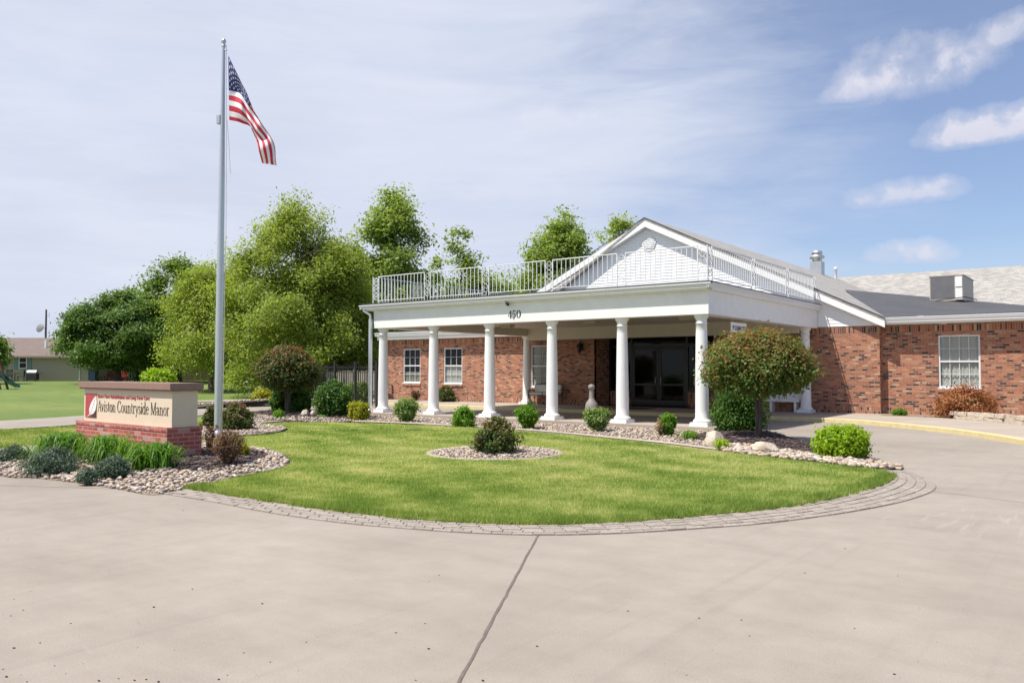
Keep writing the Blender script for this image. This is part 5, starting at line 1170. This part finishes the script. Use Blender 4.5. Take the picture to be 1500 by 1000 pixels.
flag = np_mesh('flag', FV, FF, ['flag_red', 'flag_white', 'flag_blue'], None, None, (0, 0, 0), True, mi.ravel())
flag.location = (fpB.x, fpB.y, .02); tag(flag, 'United States flag hanging limp from the top of the flagpole', 'flag')
sm_ = flag.modifiers.new('thickness', 'SOLIDIFY'); sm_.thickness = .006

# ------------------------------------------------------------------ black fence by the left garden
A0, A1_ = on_ground(462, 40), on_ground(552, 37.5)
t = thing('metal_fence', 'black metal picket fence behind the shrubs left of the portico', 'fence', (A0.x, A0.y, 0))
dv = Vector((A1_.x-A0.x, A1_.y-A0.y, 0)); L = dv.length; dv.normalize(); fh = 1.95
b = MB(); n = int(L/.13)
for k in range(n+1): p = dv*(L*k/n); b.bar((p.x, p.y, .12), (p.x, p.y, fh), .022)
for z in (.25, fh-.35, fh-.12): b.bar((0, 0, z), tuple(dv*L+Vector((0, 0, z))), .035)
b.build('picket_panel', 'black_metal', t)
for k in range(4): b = MB(); p = dv*(L*k/3); b.box(p.x-.05, p.x+.05, p.y-.05, p.y+.05, -.05, fh+.12); b.box(p.x-.065, p.x+.065, p.y-.065, p.y+.065, fh+.12, fh+.16); b.build('post', 'black_metal', t)
B0, B1 = on_ground(478, 46), on_ground(560, 44)
t = thing('wooden_fence', 'weathered grey board fence seen through the black pickets', 'fence', (B0.x, B0.y, 0))
dv = Vector((B1.x-B0.x, B1.y-B0.y, 0)); L = dv.length; dv.normalize(); n = int(L/.16); b = MB(); r = np.random.default_rng(8)
for k in range(n): p, q = dv*(L*k/n), dv*(L*(k+.88)/n); h = 1.65+r.normal(0, .02); b.bar((*(p+(q-p)*.5).xy, 0), (*(p+(q-p)*.5).xy, h), .13, .022)
b.build('board_panel', 'wood_grey', t)
for k in range(3): b = MB(); p = dv*(L*k/2)+Vector((-dv.y, dv.x, 0))*.08; b.box(p.x-.05, p.x+.05, p.y-.05, p.y+.05, 0, 1.75); b.build('post', 'wood_grey', t)

# ------------------------------------------------------------------ houses beyond the lawn
def house(name, label, xl, xr, dep, eave, ridge, wallm, roofm, rid_d=4.2):
    """long low house facing the camera: x range, eave and ridge rows of the photograph at that distance"""
    o = on_ground((xl+xr)/2, dep); rz = AZ
    t = thing(name, label, 'house', o, rz); hw = (xr-xl)/2*dep/FPX; ze = (D(0, eave, dep).z-o.z); zr = (D(0, ridge, dep+rid_d).z-o.z)
    b = MB(); b.box(-hw, hw, 0, rid_d*2, -.4, ze-.06)
    b.poly([(-hw, 0, ze-.06), (-hw, rid_d, zr-.15), (-hw, rid_d*2, ze-.06)]); b.poly([(hw, 0, ze-.06), (hw, rid_d*2, ze-.06), (hw, rid_d, zr-.15)]); b.build('wall', wallm, t)
    b = MB(); e = .45; sl_ = (zr-ze)/rid_d
    b.poly([(-hw-.4, -e, ze-e*sl_), (hw+.4, -e, ze-e*sl_), (hw+.4, rid_d, zr), (-hw-.4, rid_d, zr)]); b.poly([(-hw-.4, rid_d*2+e, ze-e*sl_), (-hw-.4, rid_d, zr), (hw+.4, rid_d, zr), (hw+.4, rid_d*2+e, ze-e*sl_)]); rf = b.build('roof', roofm, t)
    b = MB(); b.box(-hw-.4, hw+.4, -e-.05, -e, ze-e*sl_-.16, ze-e*sl_-.01); b.poly([(-hw-.4, -e, ze-e*sl_-.15), (hw+.4, -e, ze-e*sl_-.15), (hw+.4, 0, ze-e*sl_-.15), (-hw-.4, 0, ze-e*sl_-.15)]); b.build('fascia', 'house_tan', t)
    return t, (lambda x: (x-(xl+xr)/2)*dep/FPX), rf, ze, zr
def hwindow(t, x0, x1, z0, z1, shut=True):
    f = MB(); q = .07
    f.box(x0, x0+q, -.05, -.003, z0, z1); f.box(x1-q, x1, -.05, -.003, z0, z1); f.box(x0+q, x1-q, -.05, -.003, z1-q, z1); f.box(x0+q, x1-q, -.05, -.003, z0, z0+q); f.box(x0+q, x1-q, -.045, -.003, (z0+z1)/2-.03, (z0+z1)/2+.03)
    o = f.build('window', 'white_paint', t); g = MB(); g.box(x0+q, x1-q, -.02, -.004, z0+q, z1-q); g.build('pane', 'door_glass', o)
    if shut:
        for a in (x0-.42, x1+.06): s = MB(); s.box(a, a+.36, -.04, -.003, z0-.05, z1+.05); s.build('shutter', 'shutter', t)
t, hx, rf, ze, zr = house('ranch_house', 'low tan house with a brown roof at the far left beyond the lawn', -90, 132, 75, 518.5, 494.5, 'house_siding', 'house_roof')
hwindow(t, hx(27.5), hx(39.5), 1.15, 2.25); hwindow(t, hx(-6), hx(4), 1.15, 2.25)
b = MB(); x = hx(51.5); b.box(x-.09, x+.09, 1.55, 1.72, ze+.3, ze+1.35); b.build('vent_pipe', 'vent_white', rf)
b = MB(); b.tube([(hx(117), -.04, ze-.1), (hx(117), -.04, .1)], .05, 6); b.build('downspout', 'white_paint', t)
t, hx, rf, ze, zr = house('brick_house', 'tan brick house with a patio behind the round-headed tree', 136, 304, 80, 521, 497, 'house_tan', 'house_roof')
hwindow(t, hx(252), hx(262), 1.2, 2.2, False); hwindow(t, hx(189), hx(194), .2, 2.1, False)
t, hx, rf, ze, zr = house('white_garage', 'white-sided garage glimpsed between the trunks left of the flagpole', 292, 352, 96, 524, 504, 'white_paint', 'house_roof')
b = MB(); [b.box(hx(306), hx(326), -.05, -.003, k*.52+.02, k*.52+.5) for k in range(4)]; b.build('garage_door', 'vinyl', t); hwindow(t, hx(334), hx(342), 1.1, 2.0, False)
# things around the houses
def gthing(name, label, cat, x, dep, group=None): o = on_ground(x, dep); return thing(name, label, cat, o, AZ, group)
S = lambda px_, dep: px_*dep/FPX
t = gthing('barbecue_grill', 'barbecue grill with a silver lid on the patio of the tan house', 'grill', 48, 73.5)
b = MB(); b.box(-.45, .45, -.25, .25, .12, .72); b.build('cabinet', 'black_metal', t); b = MB(); b.tube([(-.42, 0, .78), (.42, 0, .78)], .24, 14); b.build('lid', 'galvanised', t); [MB().box(x, x+.34, -.22, .22, .70, .74).build('side_shelf', 'black_metal', t) for x in (-.8, .46)]
for x in (-.38, .38): b = MB(); b.tube([(x, -.2, .07), (x, -.26, .07)], .07, 12); b.build('wheel', 'black_metal', t)
def pchair(label, x, dep, rz):
    t = gthing('patio_chair', label, 'chair', x, dep, 'patio chairs by the tan house'); t.rotation_euler[2] = AZ+rz
    b = MB(); b.box(-.27, .27, -.27, .27, .42, .47); b.build('seat', 'black_metal', t); b = MB(); [b.box(-.27+k*.1, -.27+k*.1+.05, .24, .28, .47, 1.0) for k in range(6)]; b.box(-.28, .28, .235, .285, .98, 1.04); b.build('backrest', 'black_metal', t)
    for sx in (-.25, .25):
        for sy in (-.25, .25): b = MB(); b.bar((sx, sy, 0), (sx, sy, .42), .035); b.build('leg', 'black_metal', t)
pchair('dark patio chair farthest left by the tan house', 13, 73.4, .4); pchair('dark patio chair turned sideways next to the patio table', 31, 73.4, -1.2)
t = gthing('patio_table', 'dark round patio table between two chairs by the tan house', 'table', 22, 73.2); b = MB(); b.lathe([(.5, .70), (.52, .72), (.5, .74)], (0, 0, 0), 20); b.build('tabletop', 'black_metal', t); b = MB(); b.lathe([(.25, 0), (.04, .05), (.035, .7)], (0, 0, 0), 12); b.build('pedestal', 'black_metal', t)
t = gthing('recycling_bin', 'dark blue wheeled bin beside the round-headed tree', 'bin', 137, 73); b = MB(); b.prism([(-.3, -.33), (.3, -.33), (.3, .33), (-.3, .33)], .1, 1.1); b.build('body', 'bin_blue', t); b = MB(); b.box(-.33, .33, -.38, .36, 1.1, 1.18); b.build('lid', 'bin_blue', t)
for x in (-.3, .3): b = MB(); b.tube([(x-.03, .3, .12), (x+.03, .3, .12)], .12, 12); b.build('wheel', 'black_metal', t)
for i, x in enumerate((160, 181)):
    t = gthing('garden_seat', ('red garden chair left of the round-headed trunk', 'red garden chair right of the round-headed trunk')[i], 'chair', x, 77, 'red garden chairs'); b = MB(); b.box(-.35, .35, -.3, .3, .36, .43); b.build('seat', 'red_seat', t); b = MB(); [b.box(-.35+k*.18, -.35+k*.18+.14, .26, .31, .43, 1.05) for k in range(4)]; b.build('backrest', 'red_seat', t)
    for sx in (-.3, .3):
        for sy in (-.25, .25): b = MB(); b.bar((sx, sy, 0), (sx, sy, .36), .06); b.build('leg', 'red_seat', t)
t = gthing('lawn_chair', 'white lawn chair under the birches', 'chair', 364, 62); b = MB(); b.box(-.3, .3, -.3, .3, .36, .42); b.build('seat', 'white_paint', t); b = MB(); [b.box(-.3+k*.125, -.3+k*.125+.1, .26, .31, .42, 1.0) for k in range(5)]; b.build('backrest', 'white_paint', t)
for sx in (-.28, .28):
    for sy in (-.25, .25): b = MB(); b.bar((sx, sy, 0), (sx, sy, .36), .06); b.build('leg', 'white_paint', t)
t = gthing('playground_slide', 'dark green slide of a wooden playset at the left edge of the photo', 'slide', 6, 55)
b = MB(); pa = [(-.75, 0, 1.25), (.0, 0, .75), (.55, 0, .32), (.95, 0, .12)]
b.grid([[(x, -.26, z+.16) for x, y, z in pa], [(x, -.24, z) for x, y, z in pa], [(x, .24, z) for x, y, z in pa], [(x, .26, z+.16) for x, y, z in pa]], smooth=False); b.build('chute', 'slide_green', t)
for x in (-.2, -.85): 
    for y in (-.4, .4): b = MB(); b.bar((x+.25 if x > -.5 else x, y, -.05), (-.7, y, 2.3), .11); b.build('leg', 'wood_brown', t)
b = MB(); b.bar((-.7, -.45, 2.3), (-.7, .45, 2.3), .12); b.build('beam', 'wood_brown', t)
t = gthing('antenna_mast', 'dark mast with a round dish rising behind the roof of the tan house', 'mast', 66, 92); zt = D(66, 453, 92).z-t.location.z
b = MB(); b.tube([(0, 0, 0), (0, 0, zt)], [.14, .09], 8); b.build('mast', 'pole_wood', t)
b = MB(); zc_ = D(66, 480, 92).z-t.location.z; b.lathe([(.02, .10), (.25, .07), (.45, .02), (.52, -.015)], (0, 0, 0), 20, cap=False); dish = b.build('dish', 'coil_grey', t); dish.location = (-.55, -.2, zc_); dish.rotation_euler = (R(72), 0, R(-15))
b = MB(); b.bar((-.5, -.12, zc_), (0, 0, zc_), .06); b.bar((.0, 0, zt-.9), (.35, 0, zt-.6), .03); b.bar((.35, 0, zt-.9), (.35, 0, zt-.3), .03); b.build('bracket', 'galvanised', t)

# fallen bits on the concrete
r = np.random.default_rng(12); b = MB(); spots = [(33, 414), (57, 660), (123, 627), (626, 692), (783, 618), (1067, 678), (57, 858), (163, 837), (222, 930), (26, 975), (483, 982), (403, 992), (595, 986), (645, 996), (890, 986), (1100, 915), (992, 877), (1246, 834), (288, 757), (745, 299), (110, 995), (548, 990), (95, 704), (45, 727), (12, 944)]
P = [(x/2.778, 640+y/2.778) for x, y in spots]+[(500+x/2.5, 600+y/2.5) for x, y in ((358, 606), (200, 816), (320, 875), (272, 990), (518, 992), (717, 866), (1050, 737), (306, 782))]+[(1000+x/2.5, 600+y/2.5) for x, y in ((448, 598), (788, 608), (630, 800), (775, 968), (215, 770), (60, 763), (245, 828), (595, 508))]
for _ in range(45): P.append((r.uniform(0, 1500), r.uniform(780, 1000)))
VV, FF = [], []; base = 0
for i, (x, y) in enumerate(P):
    g = G(x, y, 0); v, f = ROCKS[i % 10]; s = r.uniform(.005, .010) if i < 41 else r.uniform(.002, .004); VV.append(v*np.array([s*r.uniform(.8, 1.6), s, s*.7])+np.array([g.x, g.y, s*.4])); FF.append(f+base); base += len(v)
struct(np_mesh('fallen_debris', np.vstack(VV), np.vstack(FF), 'debris'), 'stuff')
